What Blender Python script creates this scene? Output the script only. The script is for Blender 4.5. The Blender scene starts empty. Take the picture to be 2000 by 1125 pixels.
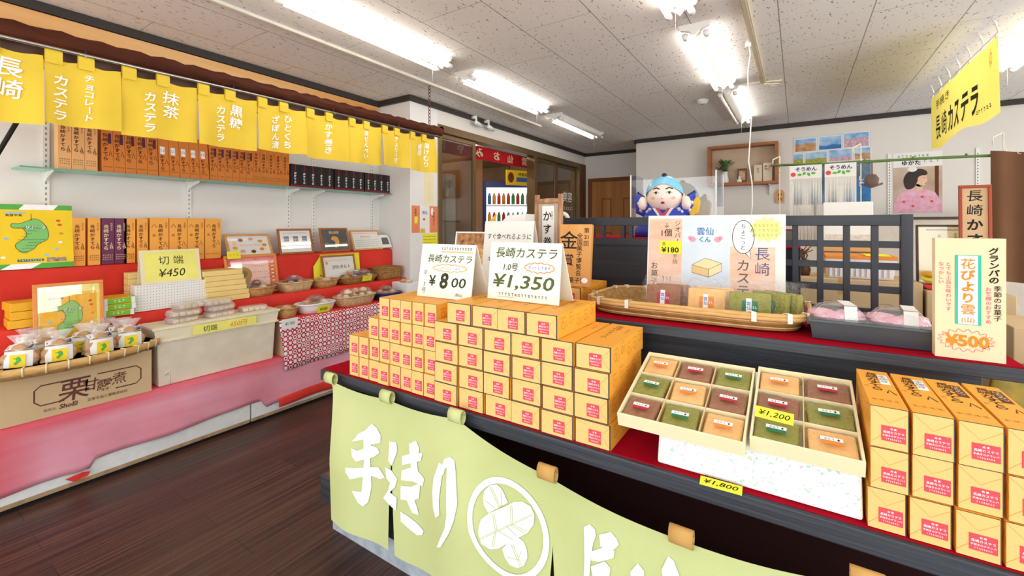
import bpy, math, random
from mathutils import Vector, Matrix
rnd = random.Random(11)
sc = bpy.context.scene
COL = sc.collection
PI = math.pi

# ------------------------------------------------------------------ camera, world, exposure
YAW = math.atan(558 / 858.0)
EYE = 1.3
cam_d = bpy.data.cameras.new('camera'); cam = bpy.data.objects.new('camera', cam_d); COL.objects.link(cam)
cam.location = (0, 0, EYE); cam.rotation_euler = (PI / 2, 0, YAW)
cam_d.sensor_width = 36.0; cam_d.lens = 858 / 2000 * 36.0
cam_d.shift_y = -122.5 / 2000; cam_d.clip_start = 0.05; cam_d.clip_end = 100
sc.camera = cam
sc.view_settings.view_transform = 'Standard'; sc.view_settings.look = 'None'
sc.view_settings.gamma = 1.0; sc.view_settings.use_curve_mapping = False
sc.view_settings.exposure = 0.9
world = bpy.data.worlds.new('daylight'); sc.world = world; world.use_nodes = True
bg = world.node_tree.nodes['Background']
bg.inputs[0].default_value = (0.90, 0.96, 1.0, 1); bg.inputs[1].default_value = 1.3
TUBE = 6.0

sc.cycles.transparent_max_bounces = 24
sc.cycles.max_bounces = 8

# daylight coming in through the open shop front behind the viewpoint
ld = bpy.data.lights.new('shopfront_daylight', 'AREA'); ld.shape = 'RECTANGLE'; ld.size = 6.0; ld.size_y = 2.2
ld.energy = 9; ld.color = (0.95, 0.98, 1.0)
lo = bpy.data.objects.new('shopfront_daylight', ld); COL.objects.link(lo)
lo.location = (0.0, -1.75, 1.35); lo.rotation_euler = (-PI / 2, 0, PI)  # faces +Y, into the shop
sun = bpy.data.lights.new('bounce_sun', 'SUN'); sun.energy = 3.5; sun.angle = 0.01; sun.color = (1, .97, .92)
so_ = bpy.data.objects.new('bounce_sun', sun); COL.objects.link(so_); so_.rotation_euler = (0.12, 0.2, 0)  # added sun, lights the pavement outside to bounce onto the ceiling
# fill lamp added on the unseen right side, brightens back and ceiling
ls = bpy.data.lights.new('side_fill', 'AREA'); ls.shape = 'RECTANGLE'; ls.size = 7.0; ls.size_y = 2.0; ls.energy = 95; ls.color = (1.0, 0.985, 0.96)
lso = bpy.data.objects.new('side_fill', ls); COL.objects.link(lso); lso.location = (3.75, 2.6, 1.3); lso.rotation_euler = (0, PI / 2, 0)

def ray(u, v):
    k = (u - 1000) / 858.0
    s, c = math.sin(YAW), math.cos(YAW)
    return Vector((-s + c * k, c + s * k, (440 - v) / 858.0))
def at(u, v, X=None, Y=None, Z=None):
    d = ray(u, v)
    t = X / d.x if X is not None else Y / d.y if Y is not None else (Z - EYE) / d.z
    return Vector((0, 0, EYE)) + d * t

# ------------------------------------------------------------------ materials
def lin(h):
    h = h.lstrip('#'); r = []
    for i in (0, 2, 4):
        c = int(h[i:i + 2], 16) / 255
        r.append(c / 12.92 if c <= 0.04045 else ((c + 0.055) / 1.055) ** 2.4)
    return (*r, 1)
MATS = {}
def mat(name, col, rough=0.6, metal=0.0, var=0.06, vs=8.0, bump=0.0, bs=60.0, stretch=(1, 1, 1), spec=0.35, col2=None, detail=3):
    """procedural principled material: noise-varied colour, optional noise bump"""
    if name in MATS: return MATS[name]
    m = bpy.data.materials.new(name); m.use_nodes = True
    nt = m.node_tree; N = nt.nodes; L = nt.links; b = N['Principled BSDF']
    c = lin(col); b.inputs['Roughness'].default_value = rough; b.inputs['Metallic'].default_value = metal
    b.inputs['Specular IOR Level'].default_value = spec
    tc = N.new('ShaderNodeTexCoord'); mp = N.new('ShaderNodeMapping'); mp.inputs['Scale'].default_value = stretch
    L.new(tc.outputs['Object'], mp.inputs[0])
    nz = N.new('ShaderNodeTexNoise'); nz.inputs['Scale'].default_value = vs; nz.inputs['Detail'].default_value = detail
    L.new(mp.outputs[0], nz.inputs[0])
    rp = N.new('ShaderNodeValToRGB'); rp.color_ramp.elements[0].position = 0.3; rp.color_ramp.elements[1].position = 0.7
    c2 = lin(col2) if col2 else tuple(min(1, x * (1 + var)) for x in c[:3]) + (1,)
    c1 = c if col2 else tuple(x * (1 - var) for x in c[:3]) + (1,)
    rp.color_ramp.elements[0].color = c1; rp.color_ramp.elements[1].color = c2
    L.new(nz.outputs[0], rp.inputs[0]); L.new(rp.outputs[0], b.inputs['Base Color'])
    if bump:
        n2 = N.new('ShaderNodeTexNoise'); n2.inputs['Scale'].default_value = bs; n2.inputs['Detail'].default_value = 2
        L.new(mp.outputs[0], n2.inputs[0]); bp = N.new('ShaderNodeBump'); bp.inputs['Strength'].default_value = bump
        bp.inputs['Distance'].default_value = 0.01
        L.new(n2.outputs[0], bp.inputs['Height']); L.new(bp.outputs[0], b.inputs['Normal'])
    MATS[name] = m; return m
def emis(name, col, s):
    m = bpy.data.materials.new(name); m.use_nodes = True; nt = m.node_tree
    e = nt.nodes.new('ShaderNodeEmission'); e.inputs[0].default_value = lin(col); e.inputs[1].default_value = s
    nt.links.new(e.outputs[0], nt.nodes['Material Output'].inputs[0]); MATS[name] = m; return m
def clear(name, col='FFFFFF', gloss=0.12, rough=0.08, tint='FFFFFF', haze=0.0, bump=0.0):
    """thin clear film or glass: transparent with a glossy coat"""
    m = bpy.data.materials.new(name); m.use_nodes = True; nt = m.node_tree; N = nt.nodes; L = nt.links
    t = N.new('ShaderNodeBsdfTransparent'); t.inputs[0].default_value = lin(tint)
    g = N.new('ShaderNodeBsdfGlossy'); g.inputs[0].default_value = lin(col); g.inputs['Roughness'].default_value = rough
    f = N.new('ShaderNodeLayerWeight'); f.inputs[0].default_value = 0.5
    pw = N.new('ShaderNodeMath'); pw.operation = 'POWER'; pw.inputs[1].default_value = 4.0; L.new(f.outputs['Facing'], pw.inputs[0])
    ad = N.new('ShaderNodeMath'); ad.operation = 'MULTIPLY_ADD'; ad.inputs[1].default_value = 0.7; ad.inputs[2].default_value = gloss; L.new(pw.outputs[0], ad.inputs[0])
    mx = N.new('ShaderNodeMixShader'); L.new(ad.outputs[0], mx.inputs[0]); L.new(t.outputs[0], mx.inputs[1]); L.new(g.outputs[0], mx.inputs[2])
    out = mx
    if haze:
        d = N.new('ShaderNodeBsdfDiffuse'); d.inputs[0].default_value = lin(col)
        m2 = N.new('ShaderNodeMixShader'); m2.inputs[0].default_value = haze
        L.new(mx.outputs[0], m2.inputs[1]); L.new(d.outputs[0], m2.inputs[2]); out = m2
    if bump:
        nz = N.new('ShaderNodeTexNoise'); nz.inputs['Scale'].default_value = 60; tc = N.new('ShaderNodeTexCoord'); L.new(tc.outputs['Object'], nz.inputs[0])
        bp = N.new('ShaderNodeBump'); bp.inputs['Strength'].default_value = bump; bp.inputs['Distance'].default_value = 0.02
        L.new(nz.outputs[0], bp.inputs['Height']); L.new(bp.outputs[0], g.inputs['Normal'])
    L.new(out.outputs[0], N['Material Output'].inputs[0]); MATS[name] = m; return m
def wood(name, c1, c2, axis=0, scale=14, rough=0.5, spec=0.3, bump=0.08):
    st = [scale] * 3; st[axis] = scale * 0.06
    return mat(name, c1, rough, col2=c2, vs=1.0, stretch=st, bump=bump, bs=2.0, spec=spec, detail=6)

# ------------------------------------------------------------------ text
_T = {}
def glyphs(s, bold=0.0, shear=0.0):
    if any('\u4e00' <= ch <= '\u9fff' for ch in s): bold = min(bold, .008)   # dense characters clog when thickened
    k = (s, bold, shear)
    if k in _T: return _T[k]
    cu = bpy.data.curves.new('writing', 'FONT'); cu.body = s; cu.resolution_u = 2; cu.offset = bold; cu.shear = shear
    o = bpy.data.objects.new('writing', cu)
    me = o.to_mesh()
    vs = [(v.co.x, v.co.y) for v in me.vertices]; fs = [tuple(p.vertices) for p in me.polygons]
    o.to_mesh_clear(); bpy.data.objects.remove(o); bpy.data.curves.remove(cu)
    if vs:
        xs = [v[0] for v in vs]; ys = [v[1] for v in vs]; bb = (min(xs), min(ys), max(xs), max(ys))
    else: bb = (0, 0, 1, 1)
    _T[k] = (vs, fs, bb); return _T[k]

# ------------------------------------------------------------------ mesh builder
class MB:
    def __init__(s): s.v = []; s.f = []; s.mi = []; s.sm = []; s.mats = []
    def _m(s, m):
        if m not in s.mats: s.mats.append(m)
        return s.mats.index(m)
    def add(s, vs, fs, m, M=None, sm=False):
        o = len(s.v); k = s._m(m)
        for p in vs:
            p = Vector(p); s.v.append(M @ p if M else p)
        for f in fs: s.f.append([i + o for i in f]); s.mi.append(k); s.sm.append(sm)
    def box(s, x0, x1, y0, y1, z0, z1, m, M=None):
        vs = [(x, y, z) for z in (z0, z1) for y in (y0, y1) for x in (x0, x1)]
        s.add(vs, [(0, 2, 3, 1), (4, 5, 7, 6), (0, 1, 5, 4), (2, 6, 7, 3), (0, 4, 6, 2), (1, 3, 7, 5)], m, M)
    def frustum(s, bx, by, tx, ty, z0, z1, m, M=None, open_top=False, thick=0.0):
        vs = [(-bx, -by, z0), (bx, -by, z0), (bx, by, z0), (-bx, by, z0), (-tx, -ty, z1), (tx, -ty, z1), (tx, ty, z1), (-tx, ty, z1)]
        fs = [(3, 2, 1, 0), (0, 1, 5, 4), (1, 2, 6, 5), (2, 3, 7, 6), (3, 0, 4, 7)]
        if not open_top: fs.append((4, 5, 6, 7)); s.add(vs, fs, m, M); return
        t = thick
        vs += [(-tx + t, -ty + t, z1), (tx - t, -ty + t, z1), (tx - t, ty - t, z1), (-tx + t, ty - t, z1),
               (-bx + t, -by + t, z0 + t), (bx - t, -by + t, z0 + t), (bx - t, by - t, z0 + t), (-bx + t, by - t, z0 + t)]
        for i in range(4):
            j = (i + 1) % 4
            fs += [(4 + i, 4 + j, 8 + j, 8 + i), (8 + i, 8 + j, 12 + j, 12 + i)]
        fs.append((12, 13, 14, 15)); s.add(vs, fs, m, M)
    def tube(s, pts, r, m, n=8, closed=False, M=None, sm=True, caps=True):
        pts = [Vector(p) for p in pts]; N = len(pts); rings = []
        rr = r if isinstance(r, (list, tuple)) else [r] * N
        up = None; vs = []
        for i, p in enumerate(pts):
            a = pts[(i - 1) % N] if (closed or i > 0) else p
            b = pts[(i + 1) % N] if (closed or i < N - 1) else p
            t = (b - a).normalized() if (b - a).length > 1e-9 else Vector((0, 0, 1))
            if up is None:
                up = t.orthogonal().normalized()
            up = (up - t * up.dot(t)); up = up.normalized() if up.length > 1e-6 else t.orthogonal().normalized()
            w = t.cross(up)
            vs += [p + (up * math.cos(2 * PI * k / n) + w * math.sin(2 * PI * k / n)) * rr[i] for k in range(n)]
        fs = []
        for i in range(N if closed else N - 1):
            j = (i + 1) % N
            for k in range(n): fs.append((i * n + k, i * n + (k + 1) % n, j * n + (k + 1) % n, j * n + k))
        if not closed and caps: fs += [tuple(range(n))[::-1], tuple((N - 1) * n + k for k in range(n))]
        s.add(vs, fs, m, M, sm)
    def cyl(s, a, b, r, m, n=16, M=None, sm=True): s.tube([a, b], r, m, n, M=M, sm=sm)
    def lathe(s, prof, m, n=20, M=None, sx=1.0, sy=1.0, ex=2.0, sm=True):
        """revolve (r, z); ex>2 squares the plan (superellipse)"""
        vs = []; fs = []
        for r, z in prof:
            for k in range(n):
                a = 2 * PI * k / n; c, q = math.cos(a), math.sin(a)
                vs.append((sx * r * math.copysign(abs(c) ** (2 / ex), c), sy * r * math.copysign(abs(q) ** (2 / ex), q), z))
        for i in range(len(prof) - 1):
            for k in range(n): fs.append((i * n + k, i * n + (k + 1) % n, (i + 1) * n + (k + 1) % n, (i + 1) * n + k))
        if prof[0][0] > 1e-6: fs.append(tuple(range(n))[::-1])
        if prof[-1][0] > 1e-6: fs.append(tuple((len(prof) - 1) * n + k for k in range(n)))
        s.add(vs, fs, m, M, sm)
    def grid(s, fn, nu, nv, m, M=None, sm=True):
        vs = [fn(i / nu, j / nv) for j in range(nv + 1) for i in range(nu + 1)]
        fs = [(j * (nu + 1) + i, j * (nu + 1) + i + 1, (j + 1) * (nu + 1) + i + 1, (j + 1) * (nu + 1) + i) for j in range(nv) for i in range(nu)]
        s.add(vs, fs, m, M, sm)
    def prism(s, poly, o, r, u, depth, m):
        """extrude a 2-d outline (x along r, y along u) by depth along -(r x u) from the front plane o"""
        o, r, u = Vector(o), Vector(r).normalized(), Vector(u).normalized(); n = r.cross(u)
        F = [o + r * x + u * y for x, y in poly]; B = [p - n * depth for p in F]; k = len(poly)
        s.add(F + B, [tuple(range(k)), tuple(range(2 * k - 1, k - 1, -1))] + [(i, i + k, (i + 1) % k + k, (i + 1) % k) for i in range(k)], m)
    def build(s, name, parent=None, bev=0.0, solid=0.0, sub=0, wn=False, seg=2):
        me = bpy.data.meshes.new(name)
        me.from_pydata([tuple(p) for p in s.v], [], s.f)
        for m in s.mats: me.materials.append(m)
        me.polygons.foreach_set('material_index', s.mi); me.polygons.foreach_set('use_smooth', s.sm)
        me.update()
        o = bpy.data.objects.new(name, me); COL.objects.link(o)
        if parent: o.parent = parent
        if sub:
            d = o.modifiers.new('sub', 'SUBSURF'); d.levels = sub; d.render_levels = sub
        if solid:
            d = o.modifiers.new('solid', 'SOLIDIFY'); d.thickness = solid; d.offset = 0
        if bev:
            d = o.modifiers.new('bev', 'BEVEL'); d.width = bev; d.segments = seg; d.limit_method = 'ANGLE'; d.angle_limit = math.radians(40)
        return o

def fill2d(pts, maxlen):
    """triangulate a 2-d outline and split it finely so that it can follow a curved surface"""
    import bmesh
    bm = bmesh.new(); vs = [bm.verts.new((x, y, 0)) for x, y in pts]
    f = bm.faces.new(vs); f.normal_update()
    if f.normal.z < 0: bmesh.ops.reverse_faces(bm, faces=[f])
    bmesh.ops.triangulate(bm, faces=bm.faces[:])
    for _ in range(5):
        es = [e for e in bm.edges if e.calc_length() > maxlen]
        if not es: break
        bmesh.ops.subdivide_edges(bm, edges=es, cuts=1, use_grid_fill=False); bmesh.ops.triangulate(bm, faces=bm.faces[:])
    bm.verts.index_update(); out = [(v.co.x, v.co.y) for v in bm.verts], [tuple(v.index for v in q.verts) for q in bm.faces]; bm.free(); return out
def fatten(pts, d):
    A = sum(a[0] * b[1] - b[0] * a[1] for a, b in zip(pts, pts[1:] + pts[:1])); s = 1 if A > 0 else -1; out = []; n = len(pts)
    for i in range(n):
        (ax, ay), (x, y), (bx, by) = pts[i - 1], pts[i], pts[(i + 1) % n]
        e1 = Vector((x - ax, y - ay)).normalized(); e2 = Vector((bx - x, by - y)).normalized(); q = Vector((e1.y + e2.y, -e1.x - e2.x)) * s
        q = q.normalized() * d if q.length > 1e-6 else Vector((0, 0)); out.append((x + q.x, y + q.y))
    return out
def smooth2d(pts, n=2):
    for _ in range(n):
        out = []
        for a, b in zip(pts, pts[1:] + pts[:1]): out += [(a[0] * .75 + b[0] * .25, a[1] * .75 + b[1] * .25), (a[0] * .25 + b[0] * .75, a[1] * .25 + b[1] * .75)]
        pts = out
    return pts
class Fr:
    """a flat drawing surface: origin o (lower left), r to the right, u up; layers lift off along the normal"""
    def __init__(s, mb, o, r, u, off=0.0005, warp=None):
        s.mb = mb; s.o = Vector(o); s.r = Vector(r).normalized(); s.u = Vector(u).normalized(); s.n = s.r.cross(s.u); s.off = off; s.warp = warp
    def P(s, x, y, l):
        if s.warp: return s.warp(x, y, s.off * l)
        return s.o + s.r * x + s.u * y + s.n * (s.off * l)
    def poly(s, pts, m, l=1): s.mb.add([s.P(x, y, l) for x, y in pts], [tuple(range(len(pts)))], m)
    def rect(s, x0, y0, x1, y1, m, l=1): s.poly([(x0, y0), (x1, y0), (x1, y1), (x0, y1)], m, l)
    def ell(s, cx, cy, rx, ry, m, l=1, n=20, rot=0):
        c, q = math.cos(rot), math.sin(rot)
        s.poly([(cx + rx * math.cos(a) * c - ry * math.sin(a) * q, cy + rx * math.cos(a) * q + ry * math.sin(a) * c) for a in [2 * PI * k / n for k in range(n)]], m, l)
    def stroke(s, pts, w, m, l=1, closed=False):
        P = [Vector(p) for p in pts]; N = len(P); ws = w if isinstance(w, (list, tuple)) else [w] * N; A = []; B = []
        for i in range(N):
            a = P[(i - 1) % N] if (closed or i) else P[i]; b = P[(i + 1) % N] if (closed or i < N - 1) else P[i]
            t = (b - a); t = t.normalized() if t.length > 1e-9 else Vector((1, 0)); q = Vector((-t.y, t.x)) * ws[i] / 2
            A.append(P[i] + q); B.append(P[i] - q)
        vs = [s.P(p.x, p.y, l) for p in A + B]
        fs = [(i, N + i, N + (i + 1) % N, (i + 1) % N) for i in range(N if closed else N - 1)]
        s.mb.add(vs, fs, m)
    def ring(s, cx, cy, rx, ry, w, m, l=1, n=28): s.stroke([(cx + rx * math.cos(2 * PI * k / n), cy + ry * math.sin(2 * PI * k / n)) for k in range(n)], w, m, l, True)
    def text(s, t, cx, cy, h, m, l=2, bold=0.0, shear=0.0, w=None, rot=0.0, em=False):
        """t centred on (cx, cy); h is the height of its ink (or of the em when em); w squeezes it to a width"""
        vs, fs, bb = glyphs(t, bold, shear)
        sy = h if em else h / max(1e-6, bb[3] - bb[1]); sx = sy if w is None else w / max(1e-6, bb[2] - bb[0])
        mx, my = (bb[0] + bb[2]) / 2, (0.36 if em else (bb[1] + bb[3]) / 2); c, q = math.cos(rot), math.sin(rot)
        out = []
        for x, y in vs:
            x = (x - mx) * sx; y = (y - my) * sy
            out.append(s.P(cx + x * c - y * q, cy + x * q + y * c, l))
        s.mb.add(out, fs, m)
    def vtext(s, t, cx, top, size, m, l=2, bold=0.0, shear=0.0, step=1.05, sx=1.0):
        """characters stacked downward from top"""
        for i, ch in enumerate(t):
            if ch == ' ': continue
            y = top - size * (0.5 + i * step)
            if ch in 'ー〜': s.text(ch, cx, y, size, m, l, bold, 0, rot=-PI / 2, em=True)
            else:
                vs, fs, bb = glyphs(ch, bold, shear)
                s.text(ch, cx, y, size, m, l, bold, shear, em=True, w=(bb[2] - bb[0]) * size * sx)
    def squig(s, x0, x1, y, a, w, m, l=2, seed=0, n=None):
        """a line of small illegible writing"""
        r = random.Random(seed * 31 + int(abs(x1 - x0) * 1e4)); n = n or max(3, int((x1 - x0) / (a * 1.25)))
        for i in range(n):
            cx = x0 + (x1 - x0) * (i + 0.5) / n; d = (x1 - x0) / n * 0.36
            s.stroke([(cx - d, y + a * 0.35), (cx + d * r.uniform(.3, 1), y + a * r.uniform(.1, .5))], w, m, l)
            s.stroke([(cx + d * r.uniform(-.6, .3), y + a * 0.5), (cx + d * r.uniform(-.5, .5), y - a * 0.5)], w, m, l)
            if r.random() < .6: s.stroke([(cx - d, y - a * .2), (cx + d, y - a * r.uniform(.2, .4))], w, m, l)

def tag(o, label=None, cat=None, group=None, kind=None):
    if label: o['label'] = label
    if cat: o['category'] = cat
    if group: o['group'] = group
    if kind: o['kind'] = kind
    return o
def thing(name, label, cat, loc=(0, 0, 0), rz=0.0, group=None, M=None):
    o = bpy.data.objects.new(name, None); COL.objects.link(o); o.empty_display_size = 0.05
    if M is not None: o.matrix_world = M
    else: o.location = loc; o.rotation_euler = (0, 0, rz)
    return tag(o, label, cat, group)
def dup(root, label=None, loc=None, rz=None, group=None, M=None, scale=None):
    c = root.copy(); COL.objects.link(c)
    for ch in root.children:
        d = ch.copy(); COL.objects.link(d); d.parent = c
        for g in ch.children:
            e = g.copy(); COL.objects.link(e); e.parent = d
    if M is not None: c.matrix_world = M
    if loc is not None: c.location = loc
    if rz is not None: c.rotation_euler = (0, 0, rz)
    if scale is not None: c.scale = scale
    if label: c['label'] = label
    if group: c['group'] = group
    return c
ORD = ['first', 'second', 'third', 'fourth', 'fifth', 'sixth', 'seventh', 'eighth', 'ninth', 'tenth', 'eleventh', 'twelfth']
def frame_M(o, r, u):
    """matrix with local x = r, local z = u (local -y looks out of the face)"""
    r = Vector(r).normalized(); u = Vector(u); u = (u - r * u.dot(r)).normalized(); y = u.cross(r)
    M = Matrix.Identity(4)
    for i in range(3): M[i][0] = r[i]; M[i][1] = y[i]; M[i][2] = u[i]; M[i][3] = o[i]
    return M
XP, ZP, YP = Vector((1, 0, 0)), Vector((0, 0, 1)), Vector((0, 1, 0))

def set_parent_mesh(o): return o
# ------------------------------------------------------------------ shared materials
INK = mat('black_ink', '1E1B18', 0.7)
GREY_INK = mat('grey_ink', '6E6A64', 0.8)
PAPER = mat('white_paper', 'F2F0EA', 0.8, var=0.015)
CARD = mat('white_card', 'F6F5E6', 0.75, var=0.015)
CREAM = mat('cream_card', 'F3E7BE', 0.7, var=0.02)
YEL = mat('yellow_paper', 'F6EE3C', 0.75, var=0.02)
PALEY = mat('pale_yellow_paper', 'F7EC86', 0.75, var=0.02)
REDP = mat('red_print', 'E04A4E', 0.7, var=0.03)
BROWNP = mat('brown_print', '6B3A20', 0.8)
WHITEP = mat('white_print', 'FFFFFF', 0.75, var=0.0)
GREENP = mat('green_print', '57B04A', 0.7)
BLUEP = mat('blue_print', '3B6FB8', 0.7)
SKYP = mat('sky_print', '9CC8E8', 0.7, var=0.15, vs=20)
ORANGEP = mat('orange_print', 'F0903A', 0.7)
PINKP = mat('pink_print', 'F0A8B8', 0.7)
GOLDP = mat('gold_print', 'E8B04A', 0.7)
KRAFT = mat('kraft_card', 'D2B48A', 0.85, var=0.04, vs=5)
BLACKW = wood('black_stained_wood', '26272C', '3A3D45', 0, 18, 0.42, 0.4, 0.15)
BLACKWV = wood('black_stained_wood_upright', '2A2B31', '3E414A', 2, 18, 0.42, 0.4, 0.15)
DARKIN = mat('dark_underside', '131316', 0.8)
REDCLOTH = mat('red_cloth', 'DE4034', 0.9, var=0.10, vs=3, bump=0.15, bs=14, spec=0.1)
CRIMSON = mat('crimson_felt', 'A80C22', 0.95, var=0.08, vs=6, spec=0.05)
WHITEM = mat('white_enamel', 'F2F1EC', 0.35, var=0.01)
STEEL = mat('steel', 'B8B8B4', 0.3, 1.0, var=0.03)
ALU = mat('bronze_aluminium', '7A6446', 0.38, 0.6, var=0.05)
FILM = clear('clear_film', gloss=0.10, rough=0.15, haze=0.05, bump=0.5)
GLASS = clear('glass', gloss=0.06, rough=0.02)

# ------------------------------------------------------------------ the room
H = 2.56; YF = -1.6; XR = 3.3
def struct(name, mb, parent=None, **k):
    o = mb.build(name, parent, **k)
    if not parent: o['kind'] = 'structure'
    return o
def ceiling_mat():
    m = mat('acoustic_tile', 'EEEAE5', 0.9, var=0.02, vs=2.0, spec=0.1); nt = m.node_tree; N = nt.nodes; L = nt.links; b = N['Principled BSDF']
    src = b.inputs['Base Color'].links[0].from_socket
    tc = N.new('ShaderNodeTexCoord'); sep = N.new('ShaderNodeSeparateXYZ'); L.new(tc.outputs['Object'], sep.inputs[0])
    def math_(op, a, b_=None, c_=None):
        n = N.new('ShaderNodeMath'); n.operation = op
        for i, q in enumerate((a, b_, c_)):
            if q is None: continue
            if isinstance(q, (int, float)): n.inputs[i].default_value = q
            else: L.new(q, n.inputs[i])
        return n.outputs[0]
    # fissures: small dark dashes
    mp = N.new('ShaderNodeMapping'); mp.inputs['Scale'].default_value = (42, 15, 1); L.new(tc.outputs['Object'], mp.inputs[0])
    mp.inputs['Rotation'].default_value = (0, 0, 0.5)
    n1 = N.new('ShaderNodeTexNoise'); n1.inputs['Scale'].default_value = 1.6; n1.inputs['Detail'].default_value = 2.5; L.new(mp.outputs[0], n1.inputs[0])
    fis = math_('GREATER_THAN', n1.outputs[0], 0.655)
    # seams every 0.465 m across, staggered 0.91 m joints
    row = math_('DIVIDE', math_('ADD', sep.outputs[0], 0.095 + 46.5), 0.465)
    fx = math_('FRACT', row); sx = math_('LESS_THAN', math_('ABSOLUTE', math_('SUBTRACT', fx, 0.5)), 0.493)
    par = math_('MODULO', math_('FLOOR', row), 2.0)
    col = math_('ADD', math_('DIVIDE', math_('ADD', sep.outputs[1], 20.0 - 1.05), 0.91), math_('MULTIPLY', par, 0.5))
    fy = math_('FRACT', col); sy = math_('LESS_THAN', math_('ABSOLUTE', math_('SUBTRACT', fy, 0.5)), 0.498)
    seam = math_('SUBTRACT', 1.0, math_('MULTIPLY', sx, sy))
    def over(fac, colr, base):
        mx = N.new('ShaderNodeMix'); mx.data_type = 'RGBA'; L.new(fac, mx.inputs[0]); L.new(base, mx.inputs[6]); mx.inputs[7].default_value = lin(colr); return mx.outputs[2]
    o = over(math_('MULTIPLY', fis, 0.75), '77716B', src); o = over(math_('MULTIPLY', seam, 0.8), '8A847C', o)
    L.new(o, b.inputs['Base Color']); return m
def floor_mat():
    m = bpy.data.materials.new('dark_plank_floor'); m.use_nodes = True; nt = m.node_tree; N = nt.nodes; L = nt.links; b = N['Principled BSDF']
    tc = N.new('ShaderNodeTexCoord'); mp = N.new('ShaderNodeMapping'); mp.inputs['Rotation'].default_value = (0, 0, PI / 2); L.new(tc.outputs['Object'], mp.inputs[0])
    br = N.new('ShaderNodeTexBrick'); br.inputs['Scale'].default_value = 1; br.inputs['Brick Width'].default_value = 0.9; br.inputs['Row Height'].default_value = 0.15
    br.inputs['Mortar Size'].default_value = 0.0012; br.inputs['Color1'].default_value = lin('382824'); br.inputs['Color2'].default_value = lin('47322A'); br.inputs['Mortar'].default_value = lin('1E1614')
    L.new(mp.outputs[0], br.inputs[0])
    m2 = N.new('ShaderNodeMapping'); m2.inputs['Scale'].default_value = (95, 1.2, 1); L.new(tc.outputs['Object'], m2.inputs[0])
    nz = N.new('ShaderNodeTexNoise'); nz.inputs['Scale'].default_value = 1; nz.inputs['Detail'].default_value = 4; L.new(m2.outputs[0], nz.inputs[0])
    rp = N.new('ShaderNodeValToRGB'); rp.color_ramp.elements[0].position = 0.35; rp.color_ramp.elements[1].position = 0.75
    rp.color_ramp.elements[0].color = (0.7, 0.68, 0.72, 1); rp.color_ramp.elements[1].color = (2.6, 2.3, 2.1, 1); L.new(nz.outputs[0], rp.inputs[0])
    mx = N.new('ShaderNodeMix'); mx.data_type = 'RGBA'; mx.blend_type = 'MULTIPLY'; mx.inputs[0].default_value = 1; L.new(br.outputs[0], mx.inputs[6]); L.new(rp.outputs[0], mx.inputs[7])
    L.new(mx.outputs[2], b.inputs['Base Color']); b.inputs['Roughness'].default_value = 0.36; b.inputs['Specular IOR Level'].default_value = 0.35
    bp = N.new('ShaderNodeBump'); bp.inputs['Strength'].default_value = 0.12; bp.inputs['Distance'].default_value = 0.004; L.new(nz.outputs[0], bp.inputs['Height']); L.new(bp.outputs[0], b.inputs['Normal'])
    return m
WALL = mat('wall_paint', 'E6E0D8', 0.8, var=0.012, vs=3, bump=0.05, bs=120, spec=0.15)
WALLW = mat('white_wallboard', 'EDEAE6', 0.7, var=0.012, vs=2, spec=0.2)
TRIM = mat('dark_trim', '3A3330', 0.5)
WARMW = wood('warm_cedar', 'DE9A52', 'EDBE82', 1, 10, 0.5)
DOORW = wood('door_oak', '9A6230', 'B47A40', 2, 8, 0.4)
GX = -3.15; BY = 6.44; AY = 7.2; JY = 3.03; WX = -3.6

b = MB(); b.box(-7.0, XR + .1, YF, AY + 1.6, -0.06, 0, floor_mat()); struct('floor', b)
b = MB(); b.box(-9, 9, -9, YF, -0.08, -0.02, mat('bounce_concrete', 'D2D0CA', .9, vs=3)); struct('pavement', b)  # unseen ground outside, added pale to bounce daylight up to the ceiling
b = MB(); b.box(WX - 0.1, XR + 0.1, YF, AY + 0.1, H, H + 0.06, ceiling_mat()); struct('ceiling', b)
b = MB(); b.box(WX - 0.1, WX, YF, JY, 0, H, WALLW); struct('wall_left', b)
b = MB(); b.box(WX - 0.1, GX, JY, JY + 0.1, 0, H, WALLW); b.box(GX - 0.1, GX, JY + 0.1, 3.42, 0, H, WALLW); b.box(GX - 0.1, GX, 3.42, AY, 2.36, H, WALL); struct('wall_glazed', b)
b = MB(); b.box(-2.0, XR + 0.1, BY, BY + 0.1, 0, H, WALL); b.box(-2.0, -1.93, BY + 0.1, AY, 0, H, WALL); struct('wall_back', b)
b = MB(); b.box(GX - 0.1, -2.0, AY, AY + 0.1, 0, H, WALL); struct('wall_alcove', b)
b = MB(); b.box(XR, XR + 0.1, YF, BY + .1, 2.34, H, WALL); b.box(XR, XR + .1, 6.1, BY + .1, 0, 2.34, WALL); struct('wall_right', b)
b = MB()
for k in range(6): b.box(XR + .02, XR + .07, YF + 1.54 * k, YF + 1.54 * k + .05, 0, 2.34, ALU)
b.box(XR + .02, XR + .07, YF, 6.1, 0, .06, ALU); struct('added_side_opening', b)  # unseen side opening, added to let more daylight into the room
def trim(n, x0, x1, y0, y1, z0=H - 0.055, z1=H - 0.001, m=TRIM):
    b = MB(); b.box(x0, x1, y0, y1, z0, z1, m); struct('trim_%d' % n, b, bev=0.003)
trim(1, WX, WX + 0.03, YF, JY); trim(2, WX, GX + 0.03, JY - 0.03, JY); trim(3, GX, GX + 0.03, JY, AY)
trim(4, GX + 0.03, -2.0, AY - 0.03, AY); trim(5, -2.0, XR, BY - 0.03, BY); trim(6, -2.03, -2.0, BY, AY - 0.03)
trim(7, WX, WX + 0.025, YF, JY - 0.03, 2.19, H - 0.06, WARMW)
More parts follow.
